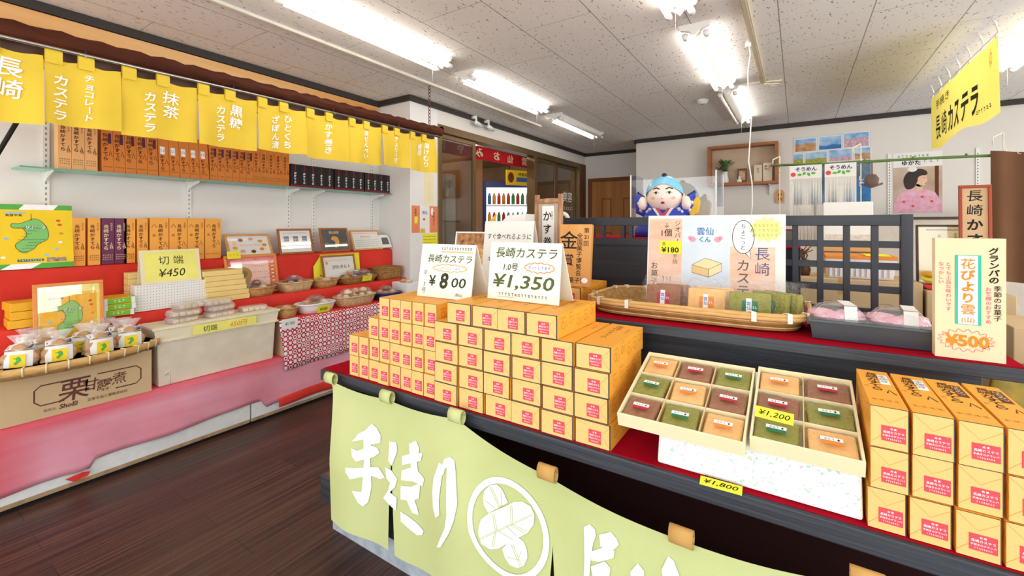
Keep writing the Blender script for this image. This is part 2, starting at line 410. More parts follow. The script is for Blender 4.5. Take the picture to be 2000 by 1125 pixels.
trim(8, GX, GX + 0.02, 7.0, AY, 0, 2.36, wood('brown_post', '5A2E16', '74401F', 2, 10))

# door in the far alcove, two rows of raised panels
d = MB(); d.box(-3.0, -2.08, AY - 0.035, AY - 0.002, 0, 2.05, DOORW); do = struct('door_1', d, bev=0.003)
d = MB()
for x0, x1, z0, z1 in ((-3.07, -3.0, 0, 2.11), (-2.08, -2.02, 0, 2.11), (-3.0, -2.08, 2.05, 2.11)): d.box(x0, x1, AY - 0.05, AY - 0.002, z0, z1, wood('door_frame_wood', '6A3A18', '7C4A22', 2, 8))
d.build('door_frame', do, bev=0.004)
d = MB()
for x0, x1 in ((-2.84, -2.62), (-2.46, -2.24)):
    for z0, z1 in ((1.32, 1.78), (0.75, 1.2), (0.2, 0.62)):
        for k, e in ((0, 0.0), (1, 0.022), (2, 0.04)): d.box(x0 + e, x1 - e, AY - 0.046 - 0.006 * k, AY - 0.034, z0 + e, z1 - e, MATS['door_frame_wood'] if k < 2 and k == 1 else DOORW)  # middle step darkened, groove shade put into the colour
d.build('door_panel', do, bev=0.006)
d = MB(); d.lathe([(0.0, 0), (0.022, 0.004), (0.03, 0.02), (0.022, 0.045), (0.0, 0.05)], STEEL, 14, Matrix.Translation((-2.16, AY - 0.035, 1.0)) @ Matrix.Rotation(PI / 2, 4, 'X')); d.build('door_knob', do)

# glazed screen of sliding sashes towards the next room
w = MB()
def fr_y(mb, y0, y1, z0, z1, t=0.045, d=0.03, x=GX - 0.06, m=ALU):
    mb.box(x - d, x + d, y0, y0 + t, z0, z1, m); mb.box(x - d, x + d, y1 - t, y1, z0, z1, m)
    mb.box(x - d, x + d, y0 + t, y1 - t, z1 - t, z1, m); mb.box(x - d, x + d, y0 + t, y1 - t, z0, z0 + 0.09, m)
w.box(GX - 0.12, GX + 0.012, 3.42, 7.0, 2.28, 2.36, ALU); w.box(GX - 0.12, GX, 3.42, 7.0, 0.0, 0.03, ALU)
w.box(GX - 0.12, GX + 0.012, 3.42, 3.47, 0.03, 2.28, ALU); w.box(GX - 0.12, GX + 0.012, 5.42, 5.50, 0.03, 2.28, ALU); w.box(GX - 0.12, GX + 0.012, 6.95, 7.0, 0.03, 2.28, ALU)
wo = struct('window_1', w, bev=0.003)
for nm, y0, y1, x in (('sash', 3.47, 4.10, GX - 0.04), ('sash', 5.50, 6.16, GX - 0.04), ('sash', 6.22, 6.95, GX - 0.075)):
    s_ = MB(); fr_y(s_, y0, y1, 0.03, 2.28, 0.05, 0.015, x); so = s_.build(nm, wo, bev=0.002)
    g = MB(); g.box(x - 0.003, x + 0.003, y0 + 0.05, y1 - 0.05, 0.12, 2.23, clear('tinted_glass', gloss=0.13, rough=0.02, tint='C8C4BE') if 'tinted_glass' not in MATS else MATS['tinted_glass']); g.build('pane', so)
# white shop lettering on the far pane
g = MB(); f = Fr(g, (GX - 0.06, 6.3, 1.5), YP, ZP); f.text('美容', 0.33, 0.27, 0.17, WHITEP, 2, 0.01); f.squig(0.12, 0.55, 0.08, 0.05, 0.006, WHITEP, seed=4)
g.build('lettering', wo)

# the room beyond the glazed screen
OFFW = mat('annex_wall', 'A8804E', 0.8, var=0.05); ANX = mat('annex_cream', 'B8A184', 0.8)
b = MB(); b.box(-7.0, -6.9, 1.0, AY + 1.6, 0, 2.7, OFFW); b.box(-7.0, GX - 0.1, AY + 1.5, AY + 1.6, 0, 2.7, ANX); b.box(-6.9, WX - 0.12, 1.0, 1.1, 0, 2.7, OFFW)
b.box(-7.0, GX - 0.12, 1.0, AY + 1.6, 2.7, 2.76, mat('annex_ceiling', 'A8967E', 0.9)); struct('wall_annex', b)
b = MB(); b.box(-5.15, -4.95, 5.2, 6.6, 0, 2.7, wood('annex_panel_wood', '7C5228', '946434', 2, 6)); struct('wall_annex_partition', b)

# ------------------------------------------------------------------ ceiling fixtures
LAMP = emis('lit_tube', 'FFF8F0', TUBE); OFFT = mat('unlit_tube', 'E8E2D6', 0.3)
FIXW = mat('fixture_enamel', 'EFEDE8', 0.4, var=0.01)
def fixture(label, x, y0, y1, lit=(True, True), name='fluorescent_light'):
    t = thing(name, label, 'ceiling light', (x, (y0 + y1) / 2, H), 0, 'fluorescent fittings on the ceiling'); h = (y1 - y0) / 2
    p = MB(); p.add([(-.075, -h, 0), (.075, -h, 0), (.03, -h, -.05), (-.03, -h, -.05), (-.075, h, 0), (.075, h, 0), (.03, h, -.05), (-.03, h, -.05)],
                    [(0, 1, 2, 3), (5, 4, 7, 6), (1, 5, 6, 2), (4, 0, 3, 7), (3, 2, 6, 7), (4, 5, 1, 0)], FIXW); p.build('housing', t, bev=0.004)
    for e in (-1, 1):
        q = MB(); y = e * h
        q.prism([(-.1, 0), (.1, 0), (.085, -.03), (.03, -.045), (0, -.075), (-.03, -.045), (-.085, -.03)], (0, y + (0.012 if e > 0 else -0.0), 0) if False else (0, y - 0.012, 0), XP, ZP, -0.024, FIXW)
        for sx in (-1, 1): q.cyl((sx * .062, y - e * 0.03, -.06), (sx * .062, y + e * 0.012, -.06), 0.019, FIXW, 12)
        q.build('end_bracket', t)
    for sx, on in ((-1, lit[0]), (1, lit[1])):
        q = MB(); q.cyl((sx * .062, -h + .03, -.062), (sx * .062, h - .03, -.062), 0.0155, LAMP if on else OFFT, 12)
        o = q.build('tube', t)
        if not on: o['label'] = 'unlit tube'
    q = MB(); q.cyl((0.0, h - .12, -.05), (0, h - .12, -.07), 0.012, OFFT, 10); q.cyl((0, h - .12, -.07), (0, h - .12, -.2), 0.0012, OFFT, 5); q.build('glow_starter', t)
    return t
fixture('long white double tube ceiling light above the yellow curtain', -2.26, 1.28, 2.52)
fixture('white double tube ceiling light next along from the one above the curtain', -2.28, 2.82, 4.10)
fixture('white ceiling light with one lit tube beside the glazed screen', -2.3, 4.44, 5.68, (True, False))
fixture('white double tube ceiling light cut off by the top of the picture', -0.56, 1.5, 2.62)
fixture('white double tube ceiling light beside the bare wooden mount', -0.54, 2.95, 4.24)
fixture('white ceiling light with one lit tube near the back wall', -0.54, 4.44, 5.78, (False, True))
fixture('white double tube ceiling light behind the yellow banner', 1.33, 3.7, 4.95)
fixture('white double tube ceiling light in the front corner of the shop', 1.4, 0.4, 1.7)

t = thing('mount_rail', 'bare beige fixture rail with loose wires on the ceiling', 'rail', (-0.25, 3.5, H))
p = MB(); M_ = mat('beige_rail', 'C9BCA2', 0.5); p.box(-.02, .02, -0.95, .86, -.03, 0, M_); p.box(-.013, .013, -0.95, .86, -.036, -.03, M_); p.build('rail', t, bev=0.003)
p = MB(); p.cyl((-.14, .84, -.02), (.14, .9, -.02), 0.007, mat('cream_plastic', 'F0E6C8', 0.4), 8); p.build('cross_bar', t)
p = MB(); p.tube([(0.02, .88, -.03), (.06, .9, -.05), (.1, .93, -.05), (.12, .9, -.045), (.08, .86, -.05), (.01, .84, -.05)], 0.005, MATS['cream_plastic'], 6); p.build('wire_loop', t)
t = thing('smoke_detector', 'round white smoke detector on the tiled ceiling', 'smoke detector', (-0.8, 4.75, H))
p = MB(); p.lathe([(0.0, -.04), (.03, -.04), (.045, -.03), (.048, -.015), (.055, -.012), (.055, 0)], WHITEM, 20); p.build('body', t)
p = MB(); p.lathe([(0.0, -.047), (.014, -.046), (.016, -.039)], mat('grey_plastic', '9A9A98', 0.5), 12); p.build('sensor', t)
t = thing('wall_conduit', 'long cream conduit pipe running along the ceiling', 'pipe', (-2.72, 0, H))
p = MB(); p.box(-.016, .016, YF, 4.85, -.022, 0, mat('conduit', 'E0DACB', 0.45)); tb = p.build('pipe', t, bev=0.006)
t = thing('pull_cord', 'thin white electric cord dangling from the ceiling rail', 'cord', (-0.28, 3.35, H - .03))
p = MB(); zz = [0, -.08, -.2, -.35, -.5, -.65, -.8, -.95, -1.1, -1.25]
p.tube([(0.012 * math.sin(i * 1.9) + 0.02 * i / 9, 0.008 * math.cos(i * 2.3), z) for i, z in enumerate(zz)], 0.004, WHITEM, 6); p.build('cord', t)
p = MB(); p.lathe([(.016, -.03), (.018, -.02), (.018, 0), (.01, .012), (0, .014)], WHITEM, 12); p.build('rose', t)
for i, (y, lb) in enumerate(((3.96, 'small white spotlight on the dark trim above the glazed screen, close to the chain'), (4.2, 'small white spotlight on the dark trim, farther along from the chain'))):
    t = thing('spotlight', lb, 'spotlight', (GX + 0.03, y, H - .03), 0, 'small spotlights over the glazed screen')
    p = MB(); p.cyl((0, 0, 0), (0.06, 0, 0), 0.018, WHITEM, 12); p.cyl((.06, 0, .015), (.06, 0, -.06), 0.012, WHITEM, 10); p.build('arm', t)
    p = MB(); p.tube([(.06, -.02, -.06), (.06, 0.0, -.065), (.05, .05, -.07), (.035, .13, -.075)], [.016, .024, .026, .022], WHITEM, 14); p.build('lamp_head', t)
# ------------------------------------------------------------------ left wall: base cabinets, cloths, stand
LEDGE = 0.385; T2 = 0.79; T3 = 1.065; T2X = -3.2; T3X = -3.4
CABW = mat('scuffed_white_panel', 'E4E4E2', 0.5, var=0.05, vs=25)
for y0, y1, lb in ((YF + 0.2, 1.462, 'scuffed white base cabinet under the cardboard box and cream crate'), (1.472, 3.0, 'white base cabinet under the patterned tablecloth')):
    t = thing('base_cabinet', lb, 'cabinet', (-3.28, (y0 + y1) / 2, 0), 0, 'white base cabinets'); h = (y1 - y0) / 2
    p = MB(); p.box(-.31, .305, -h, h, .022, LEDGE, CABW); p.box(.300, .306, -h, h, .022, .045, mat('worn_board_edge', 'A88A6A', .8, var=.2, vs=20)); p.build('body', t, bev=0.006)
    p = MB(); p.box(-.31, .285, -h, h, 0, .03, DARKIN); p.build('plinth', t)
# pink faded cloth hanging over the cabinet fronts, torn along its lower edge
def pink_mat():
    m = mat('sun_faded_red_cloth', 'E08C9A', 0.95, col2='F0AEC0', vs=2.2, bump=0.1, bs=9, spec=0.05, detail=5)
    nt = m.node_tree; N = nt.nodes; L = nt.links; b = N['Principled BSDF']; src = b.inputs['Base Color'].links[0].from_socket
    at_ = N.new('ShaderNodeAttribute'); at_.attribute_name = 'fade'
    nz = N.new('ShaderNodeTexNoise'); nz.inputs['Scale'].default_value = 5; nz.inputs['Detail'].default_value = 5
    ad = N.new('ShaderNodeMath'); ad.operation = 'MULTIPLY_ADD'; L.new(nz.outputs[0], ad.inputs[0]); ad.inputs[1].default_value = 0.5; L.new(at_.outputs['Fac'], ad.inputs[2])
    sb = N.new('ShaderNodeMath'); sb.operation = 'SUBTRACT'; sb.use_clamp = True; L.new(ad.outputs[0], sb.inputs[0]); sb.inputs[1].default_value = 0.25
    mx = N.new('ShaderNodeMix'); mx.data_type = 'RGBA'; L.new(sb.outputs[0], mx.inputs[0]); L.new(src, mx.inputs[6]); mx.inputs[7].default_value = lin('DE2A36'); L.new(mx.outputs[2], b.inputs['Base Color']); return m
edge = [(-1.2, .075), (0.40, .082), (.52, .088), (.60, .088), (.63, .082), (.70, .082), (.705, .118), (.8, .122), (.997, .118), (1.15, .126), (1.3, .135), (1.46, .14), (1.53, .135), (1.56, .08), (1.62, .09), (1.8, .11), (2.1, .11), (2.5, .10), (3.0, .10)]
def edge_z(y):
    for (a, za), (b_, zb) in zip(edge, edge[1:]):
        if a <= y <= b_: return za + (zb - za) * (y - a) / (b_ - a)
    return .08
t = thing('draped_cloth', 'sun faded pink cloth with a torn lower edge on the white base cabinets', 'cloth', (0, 0, 0))
p = MB(); nu, nv = 220, 10
def clothf(a, v):
    y = -1.2 + 4.2 * a; zb = edge_z(y); z = LEDGE + 0.004 + (zb - LEDGE) * v
    return (-2.966 + (0.006 * math.sin(y * 7.3) + 0.004 * math.sin(y * 17 + v * 3)) * v + 0.002, y, z)
p.grid(clothf, nu, nv, pink_mat())
p.grid(lambda a, v: (-2.964 - 0.62 * v, -1.2 + 4.2 * a, LEDGE + 0.004), 20, 2, MATS['sun_faded_red_cloth'])
o = p.build('cloth', t, solid=0.002); at_ = o.data.attributes.new('fade', 'FLOAT', 'POINT')
for i, v in enumerate(o.data.vertices):
    y, z = v.co.y, v.co.z; q = max(0, 1 - (y - .25) / .3); q2 = max(0, min(1, (z - .31) / .07)) * 0.65
    at_.data[i].value = max(0, min(1, max(q, q2, 0.9 if v.co.x < -2.99 else 0)))
p = MB(); p.grid(lambda a, v: (-2.955 + 0.006 * math.sin(a * 20), 1.64 + 1.3 * a, .062 + 0.008 * math.sin(a * 9) + (0.06 + 0.02 * a) * v), 40, 3, REDCLOTH); o = p.build('hem', t, solid=0.002); o['label'] = 'unfaded red lining below the pink cloth'
p = MB(); p.add([(-2.958, .60, .075), (-2.95, .66, .085), (-2.952, .69, .075), (-2.95, .68, .058), (-2.955, .63, .05)], [(0, 4, 3, 2, 1)], REDCLOTH); o = p.build('torn_flap', t); o['label'] = 'small folded red flap'

t = thing('stepped_stand', 'two step display stand draped in red cloth along the white wall', 'stand', (0, 0, 0))
p = MB(); y0, y1 = -1.2, 3.024
def steps(a, v):
    pts = [(T2X, LEDGE + .006), (T2X, T2 - .01), (T2X - .01, T2), (T3X + .003, T2), (T3X, T2 + .01), (T3X, T3 - .01), (T3X - .01, T3), (-3.596, T3)]
    q = v * 7; i = min(6, int(q)); f_ = q - i; x = pts[i][0] + (pts[i + 1][0] - pts[i][0]) * f_; z = pts[i][1] + (pts[i + 1][1] - pts[i][1]) * f_
    y = y0 + (y1 - y0) * a
    return (x + (0.004 * math.sin(y * 11) + 0.003 * math.sin(y * 29 + z * 9)) * (1 if i in (0, 4) and 0.02 < f_ < .98 else 0), y, z)
p.grid(steps, 160, 56, REDCLOTH); p.box(-3.596, T3X - .01, y1 - 0.02, y1, T2, T3 - 0.006, REDCLOTH); p.box(-3.596, T2X - 0.01, 3.0, 3.018, LEDGE, T2 - 0.006, REDCLOTH)
p.build('cloth_cover', t)
def pat_mat():
    m = mat('dot_pattern_cloth', 'C2233F', 0.9, var=0.03, spec=0.1); nt = m.node_tree; N = nt.nodes; L = nt.links; b = N['Principled BSDF']
    tc = N.new('ShaderNodeTexCoord'); mp = N.new('ShaderNodeMapping'); mp.inputs['Scale'].default_value = (30, 30, 30); mp.inputs['Location'].default_value = (.5, 0, 0); L.new(tc.outputs['Object'], mp.inputs[0])
    sep = N.new('ShaderNodeSeparateXYZ'); L.new(mp.outputs[0], sep.inputs[0])
    def mt(op, a, b_=None):
        n = N.new('ShaderNodeMath'); n.operation = op
        for i, q in enumerate((a, b_)):
            if q is None: continue
            if isinstance(q, (int, float)): n.inputs[i].default_value = q
            else: L.new(q, n.inputs[i])
        return n.outputs[0]
    def dist(off):
        fy = mt('SUBTRACT', mt('FRACT', mt('ADD', sep.outputs[1], off)), 0.5); fz = mt('SUBTRACT', mt('FRACT', mt('ADD', sep.outputs[2], off)), 0.5)
        return mt('SQRT', mt('ADD', mt('MULTIPLY', fy, fy), mt('MULTIPLY', fz, fz)))
    wn = N.new('ShaderNodeTexWhiteNoise'); wn.noise_dimensions = '2D'; cb = N.new('ShaderNodeCombineXYZ'); L.new(mt('FLOOR', sep.outputs[1]), cb.inputs[0]); L.new(mt('FLOOR', sep.outputs[2]), cb.inputs[1]); L.new(cb.outputs[0], wn.inputs[0])
    d0 = dist(0.0); d1 = dist(0.5)
    rad = mt('ADD', 0.30, mt('MULTIPLY', wn.outputs[0], 0.14)); big = mt('LESS_THAN', d0, rad)
    hole = mt('MULTIPLY', mt('LESS_THAN', d0, 0.22), mt('GREATER_THAN', wn.outputs[0], 0.72))
    w = mt('MAXIMUM', mt('MULTIPLY', big, mt('SUBTRACT', 1.0, hole)), mt('LESS_THAN', d1, 0.17))
    mx = N.new('ShaderNodeMix'); mx.data_type = 'RGBA'; L.new(w, mx.inputs[0]); mx.inputs[6].default_value = lin('C4304A'); mx.inputs[7].default_value = lin('F4ECEA'); L.new(mx.outputs[2], b.inputs['Base Color']); return m
t = thing('cloth_covered_table', 'low table under a red and white dotted cloth, bread baskets on it', 'table', (0, 0, 0))
p = MB(); p.box(T2X + .002, -2.975, 1.68, 2.9, LEDGE + .008, .64, KRAFT); p.build('table_box', t)
p = MB(); PTM = pat_mat()
p.grid(lambda a, v: (-2.957 + 0.006 * math.sin(a * 23) * v + 0.004 * v, 1.64 + a * 1.3 + (0.045 * v if a < .02 else 0), .646 - v * (.345 - 0.03 * a)), 70, 8, PTM)
p.grid(lambda a, v: (-2.957 - v * .235, 1.66 + a * 1.28, .646), 12, 2, REDCLOTH); p.build('tablecloth', t, solid=0.002)

# glass shelf on slotted rails
for y, lb in ((.65, 'white slotted wall rail nearest the yellow map gift box'), (1.351, 'white slotted wall rail behind the wide orange cake boxes'), (2.07, 'white slotted wall rail between the picture frames'), (2.30, 'white slotted wall rail above the seal framed picture'), (2.94, 'white slotted wall rail at the corner end of the glass shelf')):
    t = thing('shelf_rail', lb, 'rail', (WX + .001, y, 0), 0, 'slotted rails on the left wall'); p = MB(); p.box(0, .012, -.014, .014, 1.08, 2.15, WHITEM)
    for k in range(34): p.box(.0115, .0125, -.004, .004, 1.1 + k * .031, 1.115 + k * .031, mat('rail_slot', 'A2A29E', .7))
    p.build('rail', t)
    if y != 2.30 and y != 1.55 or True:
        q = MB(); q.prism([(0, 0), (.17, 0), (.17, -.012), (.06, -.035), (0, -.06)], (.012, -.002, 1.604), XP, ZP, -.004, WHITEM); q.build('bracket', t)
t = thing('glass_shelf', 'long clear glass shelf carrying the upper row of cake boxes', 'shelf', (0, 0, 1.605)); p = MB(); p.box(WX + .003, -3.40, .52, 3.24, 0, .008, clear('shelf_glass', col='E8FFF4', gloss=0.1, tint='D6EFE4')); p.build('pane', t)
p = MB(); p.box(-3.40, -3.397, .52, 3.24, 0, .008, mat('glass_edge', '6E9486', 0.2)); p.build('polished_edge', t)

# ------------------------------------------------------------------ cake boxes that stand on end
OR1 = mat('orange_box_card', 'F6AC4A', 0.55, var=0.03, vs=5); OR2 = mat('deep_orange_box_card', 'DE8436', 0.55, var=0.03, vs=5); OR3 = mat('pale_orange_box_card', 'F4B878', 0.55, var=0.03)
PUR = mat('purple_box_card', '6E2F52', 0.55, var=0.03); BLK = mat('black_box_card', '221C1E', 0.5); DKB = mat('dark_brown_print', '4A2510', 0.8); BOXSEAM = mat('box_gap', '8A4E18', 0.8)
REDL = mat('dull_red_print', '8A2030', 0.7)
def stand_box(w, h, body, ink, style, d=0.075):
    """upright box, front towards local -y, origin at the base centre of its front"""
    p = MB(); p.box(-w / 2 + .0007, w / 2 - .0007, 0, d, 0, h, body)
    f = Fr(p, (-w / 2, 0, 0), XP, ZP)
    if style == 'castella':
        f.vtext('長崎かすてら', w * .36, h * .86, min(w * .42, h * .105), ink, 2, 0.02)
        f.vtext('ながさき', w * .78, h * .9, min(w * .2, .013), ink, 2)
        f.stroke([(w * .66, h * .36), (w * .76, h * .47), (w * .9, h * .34)], .003, ink); f.stroke([(w * .7, h * .33), (w * .76, h * .42), (w * .82, h * .33)], .002, ink)
        for k in range(3): f.squig(w * .1, w * .9, h * (.2 - .045 * k), .006, .0012, ink, seed=k)
    if style == 'wide':
        f.vtext('長崎かすてら', w * .56, h * .86, h * .095, ink, 2, 0.02); f.vtext('手焼き', w * .86, h * .9, .013, ink, 2)
        f.stroke([(w * .1, h * .78), (w * .22, h * .86), (w * .36, h * .78)], .003, ink); f.ell(w * .22, h * .6, w * .09, h * .03, mat('light_brown_print', 'C87E2A', .8))
        f.stroke([(w * .72, h * .34), (w * .8, h * .46), (w * .92, h * .33)], .003, ink)
        f.squig(w * .08, w * .92, h * .12, .007, .0012, ink, seed=5)
    if style == 'tag':
        f.rect(w * .18, h * .52, w * .62, h * .7, WHITEP, 3); f.squig(w * .2, w * .6, h * .61, .02, .0015, BLUEP, 4, 2, n=2)
        f.vtext('かすてら', w * .36, h * .5, w * .42, ink, 2, 0.02); f.stroke([(w * .62, h * .3), (w * .76, h * .42), (w * .92, h * .28)], .003, ink); f.squig(w * .1, w * .9, h * .12, .006, .0012, ink, seed=3)
    if style == 'black':
        f.rect(w * .44, h * .7, w * .58, h, REDL); f.vtext('かすてら', w * .5, h * .66, h * .125, WHITEP, 2, 0.03, 0.15); f.rect(0, 0, w, h * .1, REDL)
    if style == 'band':
        f.rect(w * .56, h * .62, w * .84, h * .84, mat('violet_print', '5A2748', .7), 2)
        f.vtext('長崎かすてら', w * .34, h * .84, h * .095, ink, 2, 0.02); f.stroke([(w * .62, h * .36), (w * .74, h * .47), (w * .9, h * .34)], .003, ink); f.squig(w * .1, w * .9, h * .12, .006, .0012, ink, seed=7)
    return p
def stand_tpl(key, *a, **k):
    t = thing('cake_box', '', 'cake box'); stand_box(*a, **k).build('carton', t, bev=0.001); return t
RZL = PI / 2      # front (-y) turned to face +X
rows = [('pale orange cake box', 'bundle nearest the rail', (.055, .285, OR3, DKB, 'castella'), .668, 3, .055, 0.0, ''),
        ('deep orange box with a dark band', 'dark banded set of five', (.054, .28, OR2, DKB, 'band'), .85, 5, .0545, 0.09, ''),
        ('deep orange box with a white tag', 'white tagged set', (.057, .28, OR2, DKB, 'tag'), 1.125, 5, .0575, 0.13, ''),
        ('orange box with a violet band', 'violet banded set', (.048, .27, OR2, DKB, 'band'), 1.418, 6, .0485, 0.0, ''),
        ('plain orange box', 'plain set of five', (.056, .27, OR2, DKB, 'castella'), 1.71, 5, .056, 0.0, ''),
        ('black cake box with white lettering', 'black row', (.078, .185, BLK, WHITEP, 'black'), 2.0, 13, .0785, 0.0, '')]
for lb, where, a, y, n, pitch, lean, _ in rows:
    root = None
    for k in range(n):
        L_ = '%s, %s in the %s' % (lb, ORD[k] if k < 12 else 'last', where)
        M = Matrix.Translation((-3.435 + lean * .1, y + pitch * (k + .5) + (0.012 if where == 'black row' and k > 4 else 0) + (0.01 if where == 'black row' and k > 8 else 0), 1.614)) @ Matrix.Rotation(RZL, 4, 'Z') @ Matrix.Rotation(-lean, 4, 'X')
        if root is None: root = stand_tpl(lb, *a); root.matrix_world = M; root['label'] = L_; root['group'] = 'cake boxes on the glass shelf'
        else: dup(root, L_, M=M)
for lb, where, a, spots in [('orange cake box', 'on the red stand', (.055, .275, OR1, DKB, 'castella'), [.757, .822, .985, 1.048]), ('purple cake box', 'between the orange ones on the red stand', (.058, .275, PUR, mat('cream_print', 'F2E2B8', .7), 'castella'), [.883, .942]),
                     ('wide orange cake box', 'on the red stand', (.1, .28, OR1, DKB, 'wide'), [1.135, 1.238, 1.34, 1.445])]:
    for k, y in enumerate(spots):
        L_ = {'orange cake box': ['orange cake box standing against the yellow map gift box', 'orange cake box beside the purple pair, close to the map gift box', 'orange cake box just past the purple pair', 'orange cake box second past the purple pair'],
              'purple cake box': ['purple cake box next to the two orange boxes by the map', 'purple cake box farther from the yellow map gift box'],
              'wide orange cake box': ['wide orange cake box first of four on the red stand', 'wide orange cake box second of four on the red stand', 'wide orange cake box third of four on the red stand', 'wide orange cake box by the leaning picture frame']}[lb][k]
        M = Matrix.Translation((-3.45, y, T3 + .002)) @ Matrix.Rotation(RZL, 4, 'Z')
        if k == 0: root = stand_tpl(lb, *a); root.matrix_world = M; root['label'] = L_; root['group'] = 'cake boxes on the red stand'
        else: dup(root, L_, M=M)

# ------------------------------------------------------------------ printed island map, picture frames
ISLE = [(.226, .756), (.333, .73), (.46, .80), (.555, .85), (.65, .78), (.71, .68), (.74, .56), (.73, .46), (.685, .41), (.575, .35), (.537, .27), (.46, .22), (.39, .18), (.33, .24), (.28, .29), (.28, .37), (.37, .43), (.425, .5), (.44, .56), (.40, .63), (.38, .66), (.33, .66), (.23, .66)]
def island_map(f, x0, y0, w, h, ground, l=1):
    f.rect(x0, y0, x0 + w, y0 + h, ground, l)
    P = lambda q: (x0 + q[0] * w, y0 + q[1] * h); IS = smooth2d([P(q) for q in ISLE])
    f.poly(IS, mat('island_green', '86CC74', .7, var=.05), l + 1); f.stroke(IS, w * .012, mat('olive_print', '7A7A3A', .7), l + 2, True)
    for k in range(9): f.squig(x0 + w * (.3 + .05 * (k % 4)), x0 + w * (.45 + .06 * (k % 5)), y0 + h * (.22 + .055 * k), h * .016, h * .003, INK, l + 3, k)
    f.text('ジオパーク', x0 + w * .56, y0 + h * .67, h * .055, WHITEP, l + 4, 0.06); f.text('ジオパーク', x0 + w * .56, y0 + h * .67, h * .055, INK, l + 5, 0.01); f.text('島原半島', x0 + w * .27, y0 + h * .90, h * .05, INK, l + 3, 0.03)
    f.rect(x0 + w * .14, y0 + h * .935, x0 + w * .42, y0 + h * .965, SKYP, l + 2)
    for px, py, m in ((.9, .72, REDP), (.88, .8, REDP), (.16, .47, SKYP), (.9, .38, WHITEP), (.84, .25, SKYP), (.7, .14, SKYP), (.12, .12, WHITEP), (.92, .55, ORANGEP)): f.ell(*P((px, py)), w * .035, h * .022, m, l + 2, 10)
    f.stroke([P((.5, .8)), P((.5, .93))], w * .008, INK, l + 3); f.rect(x0 + w * .3, y0 + h * .03, x0 + w * .66, y0 + h * .075, mat('teal_print', '2F6E6A', .7), l + 2); f.squig(x0 + w * .32, x0 + w * .64, y0 + h * .052, h * .025, h * .004, WHITEP, l + 3, 3)
    f.rect(x0 + w * .7, y0 + h * .01, x0 + w * .98, y0 + h * .09, mat('photo_strip', '6A5A4A', .6, col2='C8B49A', vs=60), l + 2)
YG = mat('map_yellow', 'F8D21E', 0.55, var=0.03)
t = thing('map_gift_box', 'large yellow and green gift box printed with an island map, standing upright', 'gift box', M=frame_M((-3.42, .405, T3 + .004), YP, (-.13, 0, 1)))
p = MB(); p.box(0, .325, 0, .05, 0, .345, YG); f = Fr(p, (0, 0, 0), XP, ZP)
f.rect(0, 0, .325, .028, GREENP); f.rect(0, .317, .325, .345, GREENP); f.poly([(.12, .317), (.25, .317), (.27, .345), (.14, .345)], WHITEP, 2); f.poly([(.05, 0), (.16, 0), (.2, .028), (.09, .028)], WHITEP, 2)
island_map(f, .03, .03, .27, .285, YG, 1); p.build('carton', t, bev=0.002)

def picture_frame(name, label, o, w, h, fm, draw, tilt=0.22, r=YP, bw=0.016, cat='picture frame', group=None, mat_w=0.0, depth=.014, glass=True):
    back = Vector(r).cross(ZP); # normal = r x u ; lean away from it
    u = (ZP - back * tilt).normalized()
    t = thing(name, label, cat, M=frame_M(Vector(o), r, u), group=group)
    p = MB(); d = depth
    for x0, x1, z0, z1 in ((0, w, 0, bw), (0, w, h - bw, h), (0, bw, bw, h - bw), (w - bw, w, bw, h - bw)): p.box(x0, x1, -d * .5, d * .5, z0, z1, fm)
    p.build('frame', t, bev=0.002)
    p = MB(); p.box(bw * .8, w - bw * .8, 0, d * .5 + .003, bw * .8, h - bw * .8, PAPER); f = Fr(p, (0, 0, 0), XP, ZP); draw(f, bw, bw, w - bw, h - bw); p.build('picture', t)
    if glass:
        p = MB(); p.box(bw * .9, w - bw * .9, -.0042, -.0032, bw * .9, h - bw * .9, GLASS); p.build('glazing', t)
    return t
LW = wood('light_frame_wood', 'C8904E', 'DBAA68', 0, 16); MW = wood('brown_frame_wood', '9A5A2A', 'B0703A', 0, 16); OW = wood('orange_frame_wood', 'E08A42', 'EE9E58', 0, 16)
def d_pastry(f, x0, y0, x1, y1):
    f.rect(x0, y0, x1, y1, PAPER); R_ = random.Random(3)
    for k in range(9):
        a = k * .7; f.ell((x0 + x1) / 2 + math.cos(a) * (x1 - x0) * .38, (y0 + y1) / 2 + math.sin(a) * (y1 - y0) * .34, .018, .013, (ORANGEP, GOLDP, PINKP, BROWNP)[k % 4], 2, 12)
    f.squig(x0 + .06, x1 - .06, (y0 + y1) / 2, .012, .002, PINKP, 2, 1)
def d_three(f, x0, y0, x1, y1):
    f.rect(x0, y0, x1, y1, PAPER); w = x1 - x0
    for k, m in enumerate((GREY_INK, GREY_INK, GREY_INK)):
        for j in range(6): f.ell(x0 + w * (.2 + .3 * k) + (j % 3 - 1) * .014, y0 + (y1 - y0) * .62 + (j // 3 - .5) * .022, .009, .012, (m, BLUEP, BROWNP)[j % 3], 2, 8)
    f.squig(x0 + .03, x1 - .03, y1 - .02, .01, .0015, BLUEP, 2, 2)
def d_seal(f, x0, y0, x1, y1):
    f.rect(x0, y0, x1, y1, mat('slate_print', '5A5A58', .7)); f.text('雲仙銘菓', (x0 + x1) / 2, y1 - .025, .024, CREAM, 3, 0.02)
    for k in range(4): f.rect(x0 + .01, y0 + .03 + k * .03, x1 - .01, y0 + .033 + k * .03, GREY_INK, 2)
    cx, cy = (x0 + x1) / 2, (y0 + y1) / 2 - .012
    f.poly([(cx - .035, cy + .03), (cx - .01, cy + .048), (cx + .03, cy + .035), (cx + .042, cy), (cx + .03, cy - .045), (cx + .005, cy - .06), (cx - .015, cy - .05), (cx + .002, cy - .015), (cx - .01, cy + .005), (cx - .035, cy + .01)], GOLDP, 4)
